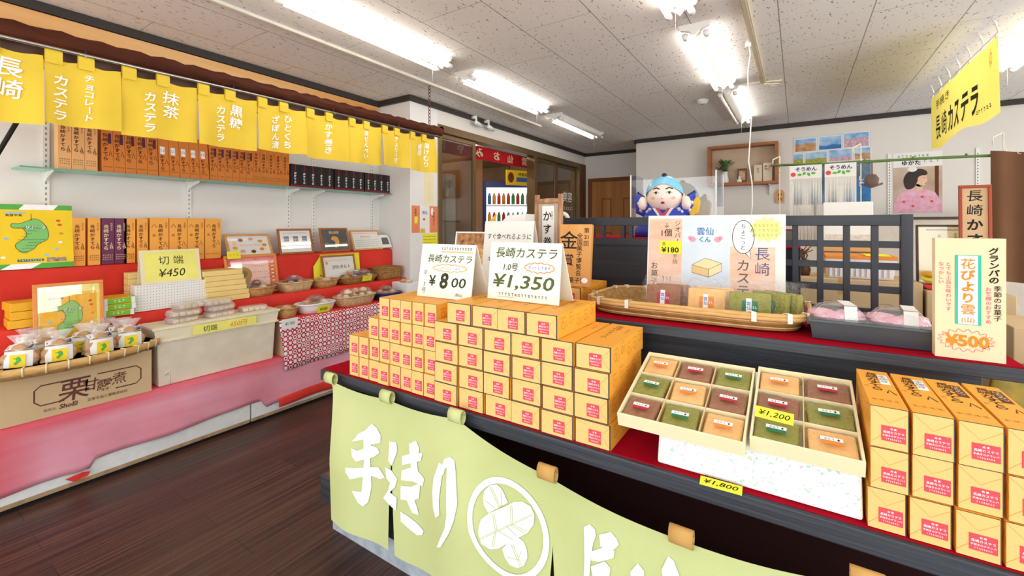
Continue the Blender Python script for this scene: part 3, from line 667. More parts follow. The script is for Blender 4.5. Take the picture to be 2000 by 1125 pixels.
def d_flyer(f, x0, y0, x1, y1):
    f.rect(x0, y0, x1, y1, PAPER); f.text('びわタルト', (x0 + x1) / 2, y1 - .05, .024, ORANGEP, 2, 0.02)
    for k in range(4): f.squig(x0 + .02, x1 - .02, y1 - .085 - .02 * k, .008, .0015, GREY_INK, 2, k)
    f.rect(x0 + .01, y1 - .018, x1 - .01, y1 - .012, PINKP, 2)
gf = 'picture frames along the red stand'
picture_frame('framed_picture', 'pale wooden framed pastry picture leaning beside the last wide cake box', (-3.40, 1.525, T3 + .002), .32, .185, LW, d_pastry, .5, group=gf)
picture_frame('framed_picture', 'brown framed picture of three packaged sweets on the red stand', (-3.41, 1.9, T3 + .002), .29, .21, MW, d_three, .25, group=gf)
picture_frame('framed_picture', 'brown framed dark picture with a golden comma shape', (-3.41, 2.265, T3 + .002), .28, .215, MW, d_seal, .25, group=gf)
picture_frame('framed_picture', 'pale wooden framed flyer at the far end of the red stand', (-3.40, 2.58, T3 + .002), .33, .2, LW, d_flyer, .4, group=gf)
def d_pinkbun(f, x0, y0, x1, y1):
    f.rect(x0, y0, x1, y1, REDP); f.rect(x0 + .025, y0, x1 - .045, y1 - .03, PINKP, 2); f.rect(x0 + .03, y0, x1 - .05, y1 - .035, mat('blush_print', 'F6CED4', .7), 3)
    f.ell(x0 + .1, (y0 + y1) / 2, .065, .06, mat('bun_print', 'B0705A', .7), 4); f.ell(x0 + .105, (y0 + y1) / 2 + .008, .03, .026, mat('sesame_print', '5A3A30', .7), 5)
    for k in range(3): f.squig(x0 + .17, x1 - .06, y1 - .07 - k * .045, .012, .002, REDP, 5, k)
    for k in range(8): f.rect(x1 - .03, y0 + .012 + k * .028, x1 - .01, y0 + .018 + k * .028, WHITEP, 2)
t = picture_frame('framed_picture', 'orange framed pink bun poster behind the first bread basket', (-3.345, 1.49, T2 + .006), .37, .29, OW, d_pinkbun, .2, group=gf)
def d_biwa(f, x0, y0, x1, y1):
    f.rect(x0, y0, x1, y1, PAPER); f.text('びわタルト', (x0 + x1) / 2 + .02, (y0 + y1) / 2 + .02, .035, BROWNP, 2, 0.02); f.squig(x0 + .01, x1 - .02, y1 - .03, .012, .002, GOLDP, 2, 3); f.ell(x0 + .03, y1 - .05, .012, .014, ORANGEP, 3); f.squig(x0 + .03, x1 - .03, y0 + .05, .01, .0015, PINKP, 2, 8)
picture_frame('framed_picture', 'brown framed white tart sign in front of the yellow notice', (-3.325, 2.23, T2 + .006), .33, .25, MW, d_biwa, .22, group=gf)
t = thing('yellow_notice', 'yellow card notice behind the brown framed tart sign', 'notice', M=frame_M((-3.365, 2.165, T2 + .006), YP, (-.1, 0, 1)))
p = MB(); p.prism([(0, 0), (.46, 0), (.46, .26), (.08, .26), (.0, .16)], (0, 0, 0), XP, ZP, .003, YEL); f = Fr(p, (0, 0, 0), XP, ZP); f.text('¥200', .12, .06, .05, INK, 2, 0.02); f.rect(.06, .25, .46, .26, ORANGEP, 2); p.build('card', t)
t = thing('price_card', 'small bright yellow price slip on the pink bun poster', 'price card', M=frame_M((-3.375, 1.505, T3 - .005), YP, (-.2, 0, 1)))
p = MB(); p.box(0, .09, 0, .0012, 0, .055, YEL); f = Fr(p, (0, 0, 0), XP, ZP); f.squig(.01, .08, .027, .02, .002, GOLDP, 2, 4); p.build('card', t)
t = thing('leaflet_tray', 'white leaflet tray with a grey window at the end of the red stand', 'tray', M=frame_M((-3.43, 2.89, T3 + .004), YP, (-.3, 0, 1)))
p = MB(); p.prism([(0, 0), (.125, 0), (.11, .1), (.09, .125), (.0, .13)], (0, -.05, 0), XP, ZP, .08, PAPER); f = Fr(p, (0, -.05, 0), XP, ZP); f.poly([(.01, .03), (.10, .03), (.085, .1), (.01, .1)], GREY_INK); p.build('body', t, bev=0.003)

def d_map(f, x0, y0, x1, y1):
    f.rect(x0, y0, x1, y1, PALEY); island_map(f, x0 + .008, y0 + .02, x1 - x0 - .02, y1 - y0 - .055, mat('map_amber', 'F6BE3A', .6), 2)
picture_frame('framed_picture', 'orange framed island map standing behind the bagged sweets', (-3.13, .525, .652), .262, .355, OW, d_map, .08, cat='picture frame', bw=.016)

# stacks of flat gift boxes
GE = mat('green_box_end', '7CC23A', 0.5); YB = mat('yellow_flat_box', 'F4D68A', 0.6, var=0.03); YGB = mat('amber_flat_box', 'F2B72A', 0.55)
def flat_box(name, label, group, w, d, h, m, end=None, M=None):
    t = thing(name, label, 'gift box', M=M, group=group); p = MB(); p.box(-w / 2, w / 2, -d / 2, d / 2, .0005, h - .0005, m)
    if end:
        f = Fr(p, (-w / 2, -d / 2, 0), XP, ZP); f.rect(.006, .003, w - .006, h - .003, end, 1); f.rect(0, 0, .018, h, PAPER, 2); f.rect(w - .018, 0, w, h, PAPER, 2); f.squig(w * .3, w * .7, h * .5, h * .4, .0015, WHITEP, 3, 5)
        f = Fr(p, (w / 2, -d / 2, 0), YP, ZP); f.rect(0.0, 0, d * .6, h, end, 1)
    p.build('carton', t, bev=0.002); return t
pos = ['bottom', 'middle', 'top']
for k in range(3):
    flat_box('flat_gift_box', 'amber gift box, %s of the stack left of the framed map' % pos[k], 'flat map gift boxes', .17, .15, .041, YGB, None, Matrix.Translation((-3.275, .54 + .006 * (k % 2), T2 + .003 + .042 * k)) @ Matrix.Rotation(RZL + .05 * (k - 1), 4, 'Z'))
    flat_box('flat_gift_box', 'green ended gift box, %s of the stack beside the cream crate' % pos[k], 'flat map gift boxes', .14, .17, .033, YGB, GE, Matrix.Translation((-3.27, .862 + .004 * (k % 2), T2 + .003 + .034 * k)) @ Matrix.Rotation(RZL + .03 * (k - 1), 4, 'Z'))
for k in range(6):
    flat_box('flat_cake_box', 'pale yellow flat cake box, %s from the bottom in the stack beside the first basket' % ORD[k], 'pale yellow flat cake boxes', .26 - .012 * (k // 2), .17, .034, YB, None, Matrix.Translation((-3.295, 1.445 - .007 * k, T2 + .003 + .0345 * k)) @ Matrix.Rotation(RZL + .03 * math.sin(k * 2), 4, 'Z'))
    flat_box('flat_cake_box', 'pale yellow flat cake box, %s from the bottom in the stack behind the dotted box' % ORD[k], 'pale yellow flat cake boxes', .33, .075, .037, YB, None, Matrix.Translation((-3.355, 1.105, T2 + .003 + .0375 * k)) @ Matrix.Rotation(RZL, 4, 'Z'))
t = thing('dotted_box', 'white box printed with small dots holding up the folded price sign', 'box', (-3.265, 1.13, T2 + .003), RZL); p = MB(); p.box(-.185, .185, -.04, .04, 0, .155, WHITEM); f = Fr(p, (-.185, -.04, 0), XP, ZP)
for i in range(24):
    for j in range(9): f.ell(.012 + i * .015, .012 + j * .0165, .0024, .0024, mat('dot_grey', '8A90A8', .7), 1, 6)
p.build('carton', t, bev=0.002)
def tent_sign(name, label, o, r, w, h, m, draw, lean=.28, back=.5, cat='price sign', thick=.003, group=None, edge=None):
    """folded card that stands on its two lower edges"""
    r = Vector(r).normalized(); n = r.cross(ZP); u = (ZP - n * lean).normalized(); t = thing(name, label, cat, M=frame_M(Vector(o), r, u), group=group)
    p = MB(); p.box(0, w, 0, thick, 0, h, m); f = Fr(p, (0, 0, 0), XP, ZP); draw(f, w, h); p.build('front_card', t, bev=0.001)
    inv = t.matrix_world.inverted(); top = Vector(o) + u * h; foot = Vector((0, 0, 0)) + Vector(o) - n * (h * (lean + back) / math.sqrt(1 + lean * lean))
    q = MB(); a, b_ = top - n * thick, foot - n * 0
    q.add([inv @ v for v in (a, a + r * w, b_ + r * w, b_)] + [inv @ (v - n * thick) for v in (a, a + r * w, b_ + r * w, b_)], [(3, 2, 1, 0), (4, 5, 6, 7), (0, 1, 5, 4), (1, 2, 6, 5), (2, 3, 7, 6), (3, 0, 4, 7)], edge or m); q.build('back_card', t); return t
def d_450(f, w, h):
    f.rect(.02, .015, w - .02, h - .012, YEL if False else mat('soft_yellow', 'F8F080', .75), 1); f.text('切 端', w / 2, h * .68, h * .26, INK, 2); f.text('¥450', w / 2, h * .3, h * .24, INK, 2, 0.0, 0.2)
tent_sign('folded_price_sign', 'yellow folded price sign reading 450 yen above the cream crate', (-3.225, .975, T2 + .159), YP, .31, .205, CREAM, d_450, .22, .12)

# cream crate with packs of trimmings
CRM = mat('cream_plastic_crate', 'EFE4C6', 0.45, var=0.02); WRAP = mat('wrapped_paper', 'E4D8C2', 0.8, var=0.06, vs=14, bump=0.2, bs=18)
t = thing('lidded_crate', 'cream crate wrapped in paper beside the cardboard box, packs piled in it', 'crate', (-3.08, 1.302, LEDGE + .008)); p = MB(); p.frustum(.085, .32, .1, .33, 0, .27, WRAP); p.build('body', t, bev=0.008)
p = MB(); p.frustum(.1, .335, .105, .35, .255, .335, CRM, open_top=True, thick=.006); p.frustum(.109, .355, .109, .355, .322, .336, CRM, open_top=True, thick=.012); p.frustum(.106, .345, .106, .345, .25, .262, CRM); p.build('tray', t, bev=0.003)
p = MB(); p.tube([(.088, -.29, .06), (.094, -.29, .075), (.094, -.275, .078), (.088, -.27, .04), (.087, -.27, .005)], .004, CRM, 6); p.build('latch', t)
t = thing('price_strip', 'pale yellow strip reading 450 yen taped on the cream crate lip', 'price card', M=frame_M((-2.964, 1.135, .655), YP, (.05, 0, 1))); p = MB(); p.box(0, .36, 0, .0012, 0, .058, mat('soft_yellow', '', .7)); f = Fr(p, (0, 0, 0), XP, ZP); f.text('切端', .09, .028, .036, INK, 2); f.text('450円', .25, .028, .036, ORANGEP, 2, 0.0, 0.15); p.build('card', t)
FILMW = clear('cloudy_film', gloss=0.14, rough=0.2, haze=0.2, bump=0.8); BREAD = mat('pale_sponge', 'E8CFA8', 0.9, var=0.12, vs=30); CRUST = mat('brown_crust', '9A6A42', 0.85, var=0.2, vs=30)
def pack():
    t = thing('sponge_pack', '', 'snack pack', group='packs of sponge trimmings in the cream crate'); p = MB()
    for k in range(4): p.box(-.07 + k * .036, -.04 + k * .036 , -.035, .035, .004, .024, BREAD)
    p.box(-.07, .07, -.035, .035, .022, .027, CRUST) if False else p.box(-.074, -.07, -.035, .035, .004, .026, CRUST); p.build('sponge_fingers', t, bev=.004)
    p = MB(); p.lathe([(.0, 0), (.9, .0), (1.0, .016), (.9, .035), (0, .037)], FILMW, 20, sx=.088, sy=.045, ex=5); p.build('wrapper', t); return t
r0 = None
for k, (x, y, z, a) in enumerate([(-3.07, 1.11, 0, 0.1), (-3.07, 1.12, 1, .25), (-3.07, 1.13, 2, .05), (-3.07, 1.30, 0, -.2), (-3.07, 1.32, 1, .15), (-3.08, 1.33, 2, .3), (-3.08, 1.31, 3, .1), (-3.07, 1.50, 0, .1), (-3.08, 1.53, 1, -.1), (-3.09, 1.16, 3, .2)]):
    M = Matrix.Translation((x, y, LEDGE + .008 + .272 + .038 * z + .022)) @ Matrix.Rotation(PI / 2 + a, 4, 'Z')
    lb = ['clear wrapped pack of sponge trimmings, bottom of the pile beside the dotted box', 'clear wrapped pack of sponge trimmings, second up beside the dotted box', 'clear wrapped pack of sponge trimmings, third up beside the dotted box', 'clear wrapped sponge pack, bottom of the middle pile in the crate', 'clear wrapped sponge pack, second up in the middle pile of the crate', 'clear wrapped sponge pack, third up in the middle pile of the crate', 'clear wrapped sponge pack on top of the middle pile in the crate', 'clear wrapped sponge pack, lower of two at the basket end of the crate', 'clear wrapped sponge pack, upper of two at the basket end of the crate', 'clear wrapped sponge pack on top of the pile nearest the round tray'][k]
    if r0 is None: r0 = pack(); r0.matrix_world = M; r0['label'] = lb
    else: dup(r0, lb, M=M)

# cardboard carton with the round bamboo tray of bagged sweets
t = thing('cardboard_carton', 'brown cardboard carton with printed brand lettering under the bamboo tray', 'carton', (-3.075, .47, LEDGE + .008)); p = MB(); p.box(-.11, .105, -.47, .472, 0, .225, KRAFT)
f = Fr(p, (.105, -.47, 0), YP, ZP); BP = mat('maroon_print', '6A3C34', .8)
x0, y0, x1, y1 = .50, .062, .895, .155; rc = .02
pts = [(x0 + rc, y0), (x1 - rc, y0), (x1, y0 + rc), (x1, y1 - rc), (x1 - rc, y1), (x0 + rc, y1), (x0, y1 - rc), (x0, y0 + rc)]
f.stroke(pts, .006, BP, 1, True); f.rect(.60, y0 - .006, .79, y0 + .006, KRAFT, 2); f.rect(.64, y1 - .006, .72, y1 + .006, KRAFT, 2)
f.text('栗', .635, .105, .105, BP, 3, 0.02, .1); f.text('甘', .695, .11, .06, BP, 3, 0.02, .1); f.text('露', .745, .092, .058, BP, 3, 0.01, .1); f.text('煮', .805, .112, .06, BP, 3, 0.0, .1)
f.text('ShoEi', .615, .036, .022, BP, 3, .03, .15); f.text('正栄食品工業株式会社', .76, .036, .015, BP, 3, .02); f.text('発売元', .55, .034, .013, BP, 3)
p.build('carton', t, bev=.003)
BAM = mat('bamboo_strip', 'D2A05C', 0.5, col2='E2B878', vs=20, stretch=(1, 1, 6)); WICK = mat('wicker_weave', 'B4824A', 0.65, col2='D6AA70', vs=55, bump=0.6, bs=90); WICKD = mat('dark_wicker', '8E6430', 0.7, col2='B98C50', vs=55, bump=0.6, bs=90)
t = thing('winnowing_basket', 'large shallow round bamboo tray on the cardboard carton', 'basket', (-3.04, .585, LEDGE + .236))
p = MB(); p.lathe([(0, 0), (.86, .0), (.97, .03), (.985, .045), (.955, .045), (.94, .03), (.84, .008), (0, .008)], WICK, 44, sx=.215, sy=.41); p.build('woven_base', t)
p = MB(); p.lathe([(1.0, .022), (1.025, .024), (1.025, .052), (1.0, .054), (.96, .054), (.96, .044), (1.0, .044)], BAM, 44, sx=.215, sy=.41)
for k in range(36):
    a = 2 * PI * k / 36; c = Vector((math.cos(a) * .215 * 1.0, math.sin(a) * .41 * 1.0, .038)); p.tube([c + Vector((math.cos(a) * .006, math.sin(a) * .006, -.02)), c + Vector((math.cos(a) * .008, math.sin(a) * .012, .017)), c + Vector((-math.cos(a) * .01, -math.sin(a) * .017, .019))], .0035, mat('pale_tie', 'EBD8B0', .6), 5)
p.build('rim', t)
def sweet_bag():
    t = thing('bag_of_sweets', '', 'bag of sweets', group='clear bags of sweets on the bamboo tray')
    p = MB(); SW = mat('biscuit_brown', 'C89C70', .8, var=.2, vs=40)
    for k in range(5):
        for j in range(2): p.lathe([(0, -.014), (.03, -.012), (.034, 0), (.03, .012), (0, .014)], SW, 12, Matrix.Translation((-.03 + .03 * (k % 3), -.014 + .03 * j, .03 + .034 * (k // 2))) @ Matrix.Rotation(1.2 + .2 * k, 4, 'X'))
    p.build('sweets', t)
    q = MB(); q.grid(lambda a, v: (-.046 + .092 * a, -.039 + .012 * (2 * a - 1) ** 2, .006 + .094 * v), 6, 2, PAPER); q.build('paper_liner', t)
    p = MB(); R_ = random.Random(4)
    def bagf(a, v):
        th = 2 * PI * a; r = (1.0 - .25 * max(0, v - .55) / .2) if v < .75 else (.35 + (v - .75) * 2.4); wob = 1 + .06 * math.sin(th * 7 + v * 9) + .03 * math.sin(th * 13)
        z = v * .17; s = min(1, .75 + v * 2)
        return (.052 * math.cos(th) * r * wob * s, .036 * math.sin(th) * r * wob * s * (1 if v < .75 else .8), z)
    p.grid(bagf, 28, 14, FILMW); p.lathe([(0, .0), (.9, .001)], FILMW, 14, sx=.04, sy=.03); p.build('film_bag', t)
    p = MB(); p.box(-.024, .026, -.0415, -.040, .03, .085, YG); f = Fr(p, (-.024, -.0415, .03), XP, ZP, .0006); f.poly([(a * .05, b_ * .055) for a, b_ in ISLE], GREENP, 1); p.build('sticker', t)
    p = MB(); p.grid(lambda a, v: (-.045 + .09 * a, -.035 + .05 * v, .105 + .02 * v + .004 * math.sin(a * 8)), 6, 3, PAPER)
    p.grid(lambda a, v: (-.0 + .042 * a, -.034 + .03 * v, .107 + .014 * v + .004 * math.sin(4 + a * 4)), 4, 2, mat('navy_print', '36405E', .6)); p.grid(lambda a, v: (-.04 + .03 * a, -.03 + .02 * v, .108 + .01 * v), 3, 2, BROWNP); p.build('header_card', t)
    p = MB(); p.tube([(0.013 * math.cos(a), .010 * math.sin(a), .127) for a in [2 * PI * k / 10 for k in range(10)]], .002, mat('gold_tie', 'D8A83A', .3, .6), 5, True); p.build('twist_tie', t); return t
spots = [(115, 715, -2.93, 'front row, second from the tray end'), (195, 705, -2.93, 'front row, beside the carton end'), (40, 712, -2.95, 'front row, first at the picture edge'), (270, 685, -2.96, 'closest to the cream crate'),
         (85, 690, -3.03, 'second row below the framed map'), (165, 680, -3.03, 'second row, left of the green ended boxes'), (235, 672, -3.04, 'second row, by the green ended boxes'), (60, 668, -3.12, 'back row against the framed map frame'), (200, 655, -3.12, 'back row under the framed map corner')]
sb = None
for k, (u, v, X, w) in enumerate(spots):
    y = at(u, v, X=X).y; dx, dy = (X + 3.04) / .19, (y - .585) / .37; q = math.hypot(dx, dy)
    if q > .8: X = -3.04 + (X + 3.04) * .8 / q; y = .585 + (y - .585) * .8 / q
    M = Matrix.Translation((X, y, LEDGE + .247)) @ Matrix.Rotation(RZL - .15 + .35 * math.sin(k * 2.1), 4, 'Z') @ Matrix.Rotation(-.12, 4, 'X')
    L_ = 'clear bag of sweets with a map sticker, ' + w
    if sb is None: sb = sweet_bag(); sb.matrix_world = M; sb['label'] = L_
    else: dup(sb, L_, M=M)

# bread baskets
def basket(label, o, sx, sy, h, m, rim=None, ex=4, flare=.82, rz=0, group='bread baskets'):
    t = thing('bread_basket', label, 'basket', o, rz, group); p = MB(); k = flare
    p.lathe([(0, 0), (k, 0), (k + .08, h * .45), (1.0, h * .96), (1.0, h), (.955, h), (.93, h * .9), (k - .02, .008), (0, .008)], m, 36, sx=sx, sy=sy, ex=ex); p.build('body', t)
    p = MB(); n = 36; P = []
    for i in range(n):
        a = 2 * PI * i / n; c, q = math.cos(a), math.sin(a); P.append((sx * .985 * math.copysign(abs(c) ** (2 / ex), c), sy * .985 * math.copysign(abs(q) ** (2 / ex), q), h))
    p.tube(P, .007, rim or m, 6, True); p.build('rim', t); return t
def bun(m1, m2, seed):
    t = thing('wrapped_bun', '', 'wrapped bun'); p = MB(); p.lathe([(0, -.016), (.026, -.013), (.033, 0), (.026, .014), (.012, .021), (0, .022)], m1, 14, sx=1.0, sy=.85); p.build('bun', t)
    p = MB(); p.lathe([(.0, .0235), (.014, .021), (.02, .017)], m2, 10); p.build('topping', t)
    p = MB(); R_ = random.Random(seed)
    def ff(a, v):
        q = -1 + 2 * a; w = .036 + .012 * abs(q) ** 3 * 1; th = 2 * PI * v
        if abs(q) > .8: return (q * .058, math.cos(th) * .034 * (1 + .2 * math.sin(th * 5)), math.sin(th) * .004 + .006 * math.sin(th * 3 + q))
        return (q * .052, math.cos(th) * .034 * (1 - .25 * q * q), math.sin(th) * .026 * (1 - .6 * q * q) + .004 + .002 * math.sin(th * 6))
    p.grid(ff, 14, 16, FILM); p.build('wrapper', t); return t
BUNS = [(mat('bun_golden', 'D8964A', .5, var=.15, vs=30), mat('bun_glaze', 'F2D9A8', .4)), (mat('bun_brown', '9A5A30', .5, var=.15, vs=30), mat('poppy', '5A4030', .7)), (mat('bun_pale', 'E8C498', .6, var=.1, vs=30), mat('bun_cream', 'F4E8D0', .5)), (mat('bun_violet', '7A5064', .5, var=.15), mat('sugar', 'F6F2EE', .7))]
bt = [bun(*BUNS[k], k) for k in range(4)]; used = [False] * 4
def fill(where, o, sx, sy, h, kinds, n, layers=2):
    R_ = random.Random(int(o[1] * 1000)); cnt = 0
    nx = max(1, int(2 * sx / .07)); ny = max(1, int(2 * sy / .075))
    for l in range(layers):
        for i in range(nx - (l > 0 and nx > 1)):
            for j in range(ny - (l > 0)):
                if cnt >= n: return
                k = kinds[(i + j + l) % len(kinds)]
                x = o[0] + (i - (nx - 1 - (l > 0 and nx > 1)) / 2) * .066 + R_.uniform(-.006, .006); y = o[1] + (j - (ny - 1 - (l > 0)) / 2) * .073 + R_.uniform(-.008, .008)
                M = Matrix.Translation((x, y, o[2] + .026 + h + l * .036)) @ Matrix.Rotation(R_.uniform(0, 3), 4, 'Z') @ Matrix.Rotation(R_.uniform(-.25, .25), 4, 'X')
                nm = ('golden', 'dark brown', 'pale', 'violet')[k]; L_ = '%s wrapped bun in the %s' % (nm, where); g = '%s buns in the %s' % (nm, where)
                if not used[k]: used[k] = True; bt[k].matrix_world = M; bt[k]['label'] = L_; bt[k]['group'] = g
                else: dup(bt[k], L_, M=M, group=g)
                cnt += 1
z2 = T2 + .002; z1 = .65
UP = [('oval wicker basket of buns below the pink bun poster', 'basket below the pink bun poster', 1.66, .13, .06, WICK, [2, 1], 2.4), ('square pale wicker basket next to the first basket on the red step', 'square pale basket on the red step', 1.945, .125, .07, mat('pale_wicker', 'C8A270', .65, col2='E0C498', vs=55, bump=.6, bs=90), [1, 3, 0], 5),
      ('small wicker basket of golden buns below the yellow notice', 'small basket below the yellow notice', 2.2, .1, .06, WICK, [0, 2], 4), ('long brown wicker basket below the framed tart sign', 'long basket below the framed tart sign', 2.52, .19, .055, WICKD, [1, 0, 3], 4)]
for lb, wh, y, sy, h, m, kinds, ex in UP:
    basket(lb, (-3.295, y, z2), .095, sy, h, m, ex=ex); fill(wh, (-3.295, y, z2), .07, sy - .03, h * .45, kinds, 12)
t = basket('upside down stack of empty brown wicker baskets at the end of the red step', (-3.29, 2.855, z2), .1, .145, .075, WICKD, ex=4)
basket('empty brown wicker basket nested on top at the end of the red step', (-3.29, 2.855, z2 + .04), .098, .14, .07, WICKD, ex=4)
WB = mat('white_plastic_basin', 'EEF0F2', .4)
basket('small round wicker basket at the corner of the dotted tablecloth', (-3.05, 1.745, z1), .08, .07, .065, WICK, ex=2); fill('small round basket', (-3.05, 1.745, z1), .05, .05, .03, [0, 2], 5)
basket('white plastic basin of buns on the dotted tablecloth', (-3.06, 1.975, z1), .09, .145, .065, WB, ex=3); fill('white basin', (-3.06, 1.975, z1), .07, .11, .035, [0, 1, 2], 10)
basket('oval pale wicker basket on the dotted tablecloth', (-3.06, 2.33, z1), .095, .19, .075, MATS['pale_wicker'], ex=2.4); fill('oval pale basket', (-3.06, 2.33, z1), .07, .16, .045, [2, 2, 0], 14)
basket('dark blue tray of buns at the far end of the dotted tablecloth', (-3.06, 2.66, z1), .095, .12, .055, mat('navy_plastic', '24346E', .4), ex=5); fill('dark blue tray', (-3.06, 2.66, z1), .07, .1, .03, [0, 1], 8)
def price_card(label, o, r, u, w, h, m, text, th=.5, ink=None, tw=None):
    t = thing('price_card', label, 'price card', M=frame_M(Vector(o), r, u)); p = MB(); p.box(0, w, 0, .0012, 0, h, m); f = Fr(p, (0, 0, 0), XP, ZP); f.text(text, w / 2, h / 2, h * th, ink or INK, 2, .01, .1, w=tw); p.build('card', t); return t
t = thing('foam_box', 'white foam box beyond the dark blue tray at the end of the dotted table', 'box', (-3.055, 2.885, z1)); p = MB(); p.frustum(.1, .07, .105, .075, 0, .125, mat('white_foam', 'F4F4F2', .8, bump=.2, bs=150), open_top=True, thick=.015); p.build('box', t, bev=.004); fill('white foam box', (-3.055, 2.885, z1), .07, .05, .095, [0, 2], 5)
price_card('white handwritten price card at the corner of the dotted tablecloth', (-2.95, 1.655, .585), YP, (.02, 0, 1), .115, .07, PAPER, '¥190', .35, GREY_INK)
price_card('yellow price card on the white plastic basin', (-2.955, 1.92, .655), YP, (.3, 0, 1), .1, .055, YEL, '¥200', .4)
price_card('yellow price card on the long brown basket', (-3.19, 2.5, T2 + .02), YP, (.4, 0, 1), .1, .05, YEL, '100', .3, GOLDP)

# ------------------------------------------------------------------ yellow curtain, rod, beam and chain
BEAMW = wood('dark_bark_beam', '36150A', '5A2A16', 1, 12, .7, .2, .5)
t = thing('hanging_beam', 'dark reddish rough wooden beam hung above the yellow curtain', 'beam', (-2.76, 0, 0))
p = MB(); p.grid(lambda a, v: (lambda th, y: (.035 * math.cos(th) + .006 * math.sin(y * 31 + th * 3), y, 2.112 + .016 * y + .040 * math.sin(th) + .006 * math.sin(y * 47 + th)))(2 * PI * v, -1.2 + 4.24 * a), 90, 12, BEAMW)
p.lathe([(0, 0), (.04, 0)], BEAMW, 10, Matrix.Translation((0, 3.04, 2.172)) @ Matrix.Rotation(-PI / 2, 4, 'X')); p.build('beam', t)
p = MB(); p.box(-.05, -.03, -1.2, 3.02, 2.03, 2.09, wood('beam_backing', '5A4038', '6E5448', 1, 12)); o = p.build('backing_batten', t); o.rotation_euler = (.016, 0, 0)
t = thing('curtain_rod', 'thin metal rod that carries the yellow curtain', 'rod', (-2.72, 0, 0)); p = MB(); p.cyl((0, -1.2, 2.052), (0, 2.98, 2.10), .008, STEEL, 10); p.build('rod', t)
p = MB()
for y in (-.8, .1, .62, 1.25, 1.9, 2.5): p.tube([(-.03, y, 2.10 + .014 * y), (-.008, y, 2.09 + .014 * y), (0, y, 2.048 + .014 * y), (.012, y, 2.06 + .012 * y)], .004, STEEL, 6)
p.build('hook', t)
NOY = mat('yellow_cotton', 'E6C444', .85, var=.05, vs=4, bump=.06, bs=200, spec=.1)
t = thing('noren_curtain', 'long yellow split shop curtain with white brush lettering under the beam', 'curtain', (0, 0, 0))
PE = [-.35, .17, .486, .744, 1.062, 1.376, 1.687, 2.014, 2.316, 2.612, 2.93]
TXT = [[], [('長崎', .68)], [('チョコレート', .56), ('カステラ', .2)], [('抹茶', .62), ('カステラ', .34)], [('黒糖', .62), ('カステラ', .36)], [('ひとくち', .62), ('ざぼん漬', .36)], [('かす巻き', .5)], [('湯せんぺい', .5)], [('チェリー豆', .5)], [('湯けむり', .62), ('饅頭', .36)]]
for i in range(10):
    y0, y1 = PE[i], PE[i + 1]; ph = i * 1.7
    def surf(y, d, off=0.0, y0=y0, y1=y1, ph=ph):
        a = (y - y0) / (y1 - y0); amp = .012 * min(1, d / .2)
        x = -2.718 + amp * math.sin(a * 5.2 + ph) + .5 * amp * math.sin(a * 11 + ph * 2) + .010 * (d / .3) * math.cos(PI * a * 2)
        sag = .010 * math.sin(PI * a * 2.0) ** 2
        return Vector((x + off, y, 2.022 + .0165 * y - d - sag * (1 - d / .35)))
    L0 = .295 + .008 * math.sin(i * 2.2)
    p = MB(); p.grid(lambda a, v: surf(y0 + .002 + (y1 - y0 - .004) * a, L0 * v), 40, 16, NOY)
    W_ = y1 - y0; f = Fr(p, (0, 0, 0), YP, ZP, .006, warp=lambda x, y, l: surf(y0 + x, max(0, L0 - y), l))
    for j, (s_, cx) in enumerate(TXT[i]):
        if len(s_) == 2 and len(TXT[i]) == 1: f.vtext(s_, W_ * cx, L0 * .9, .085, WHITEP, 1, .015, .08)
        else:
            big = .205 / len(s_); sz = min(.068, big)
            f.vtext(s_, W_ * cx, L0 * (.84 if j == 0 else .78), sz if j == 0 else min(.05, .2 / len(s_)), WHITEP, 1, .018, .1, sx=1.1)
    for yy in (y0 + .0 * W_ + .03, y0 + W_ * .52):
        zt = 2.052 + .0115 * yy
        p.grid(lambda a, v: (-2.72 + .011 * math.sin(PI * v * 1.0) * 0 + (.0105 * math.cos(2 * PI * min(v, .5) - PI / 2 * 0) if False else (.011 if v < .5 else -.011)) * (1 if v in (0, 1) else .8), yy - .027 + .054 * a, (zt - .055 + .07 * (v * 2 if v < .5 else (2 - v * 2)))), 2, 8, NOY)
    p.build('curtain_panel', t)
t = thing('chain', 'rusty chain holding the end of the beam from the ceiling', 'chain', (-2.76, 2.89, 2.2)); p = MB(); RUST = mat('rusty_iron', '6A4A38', .6, .4)
for k in range(11):
    c = Vector((0, 0, .02 + k * .031)); a = XP if k % 2 else YP; p.tube([c + a * .009 * math.cos(q) + ZP * .021 * math.sin(q) for q in [2 * PI * j / 10 for j in range(10)]], .003, RUST, 5, True)
p.build('links', t)
t = thing('leaning_pole', 'dark slanting pole against the wall left of the glass shelf', 'pole', (0, 0, 0)); p = MB(); p.cyl(at(-40, 360, X=-3.2), at(45, 218, X=-2.95), .009, INK, 10); p.build('pole', t)

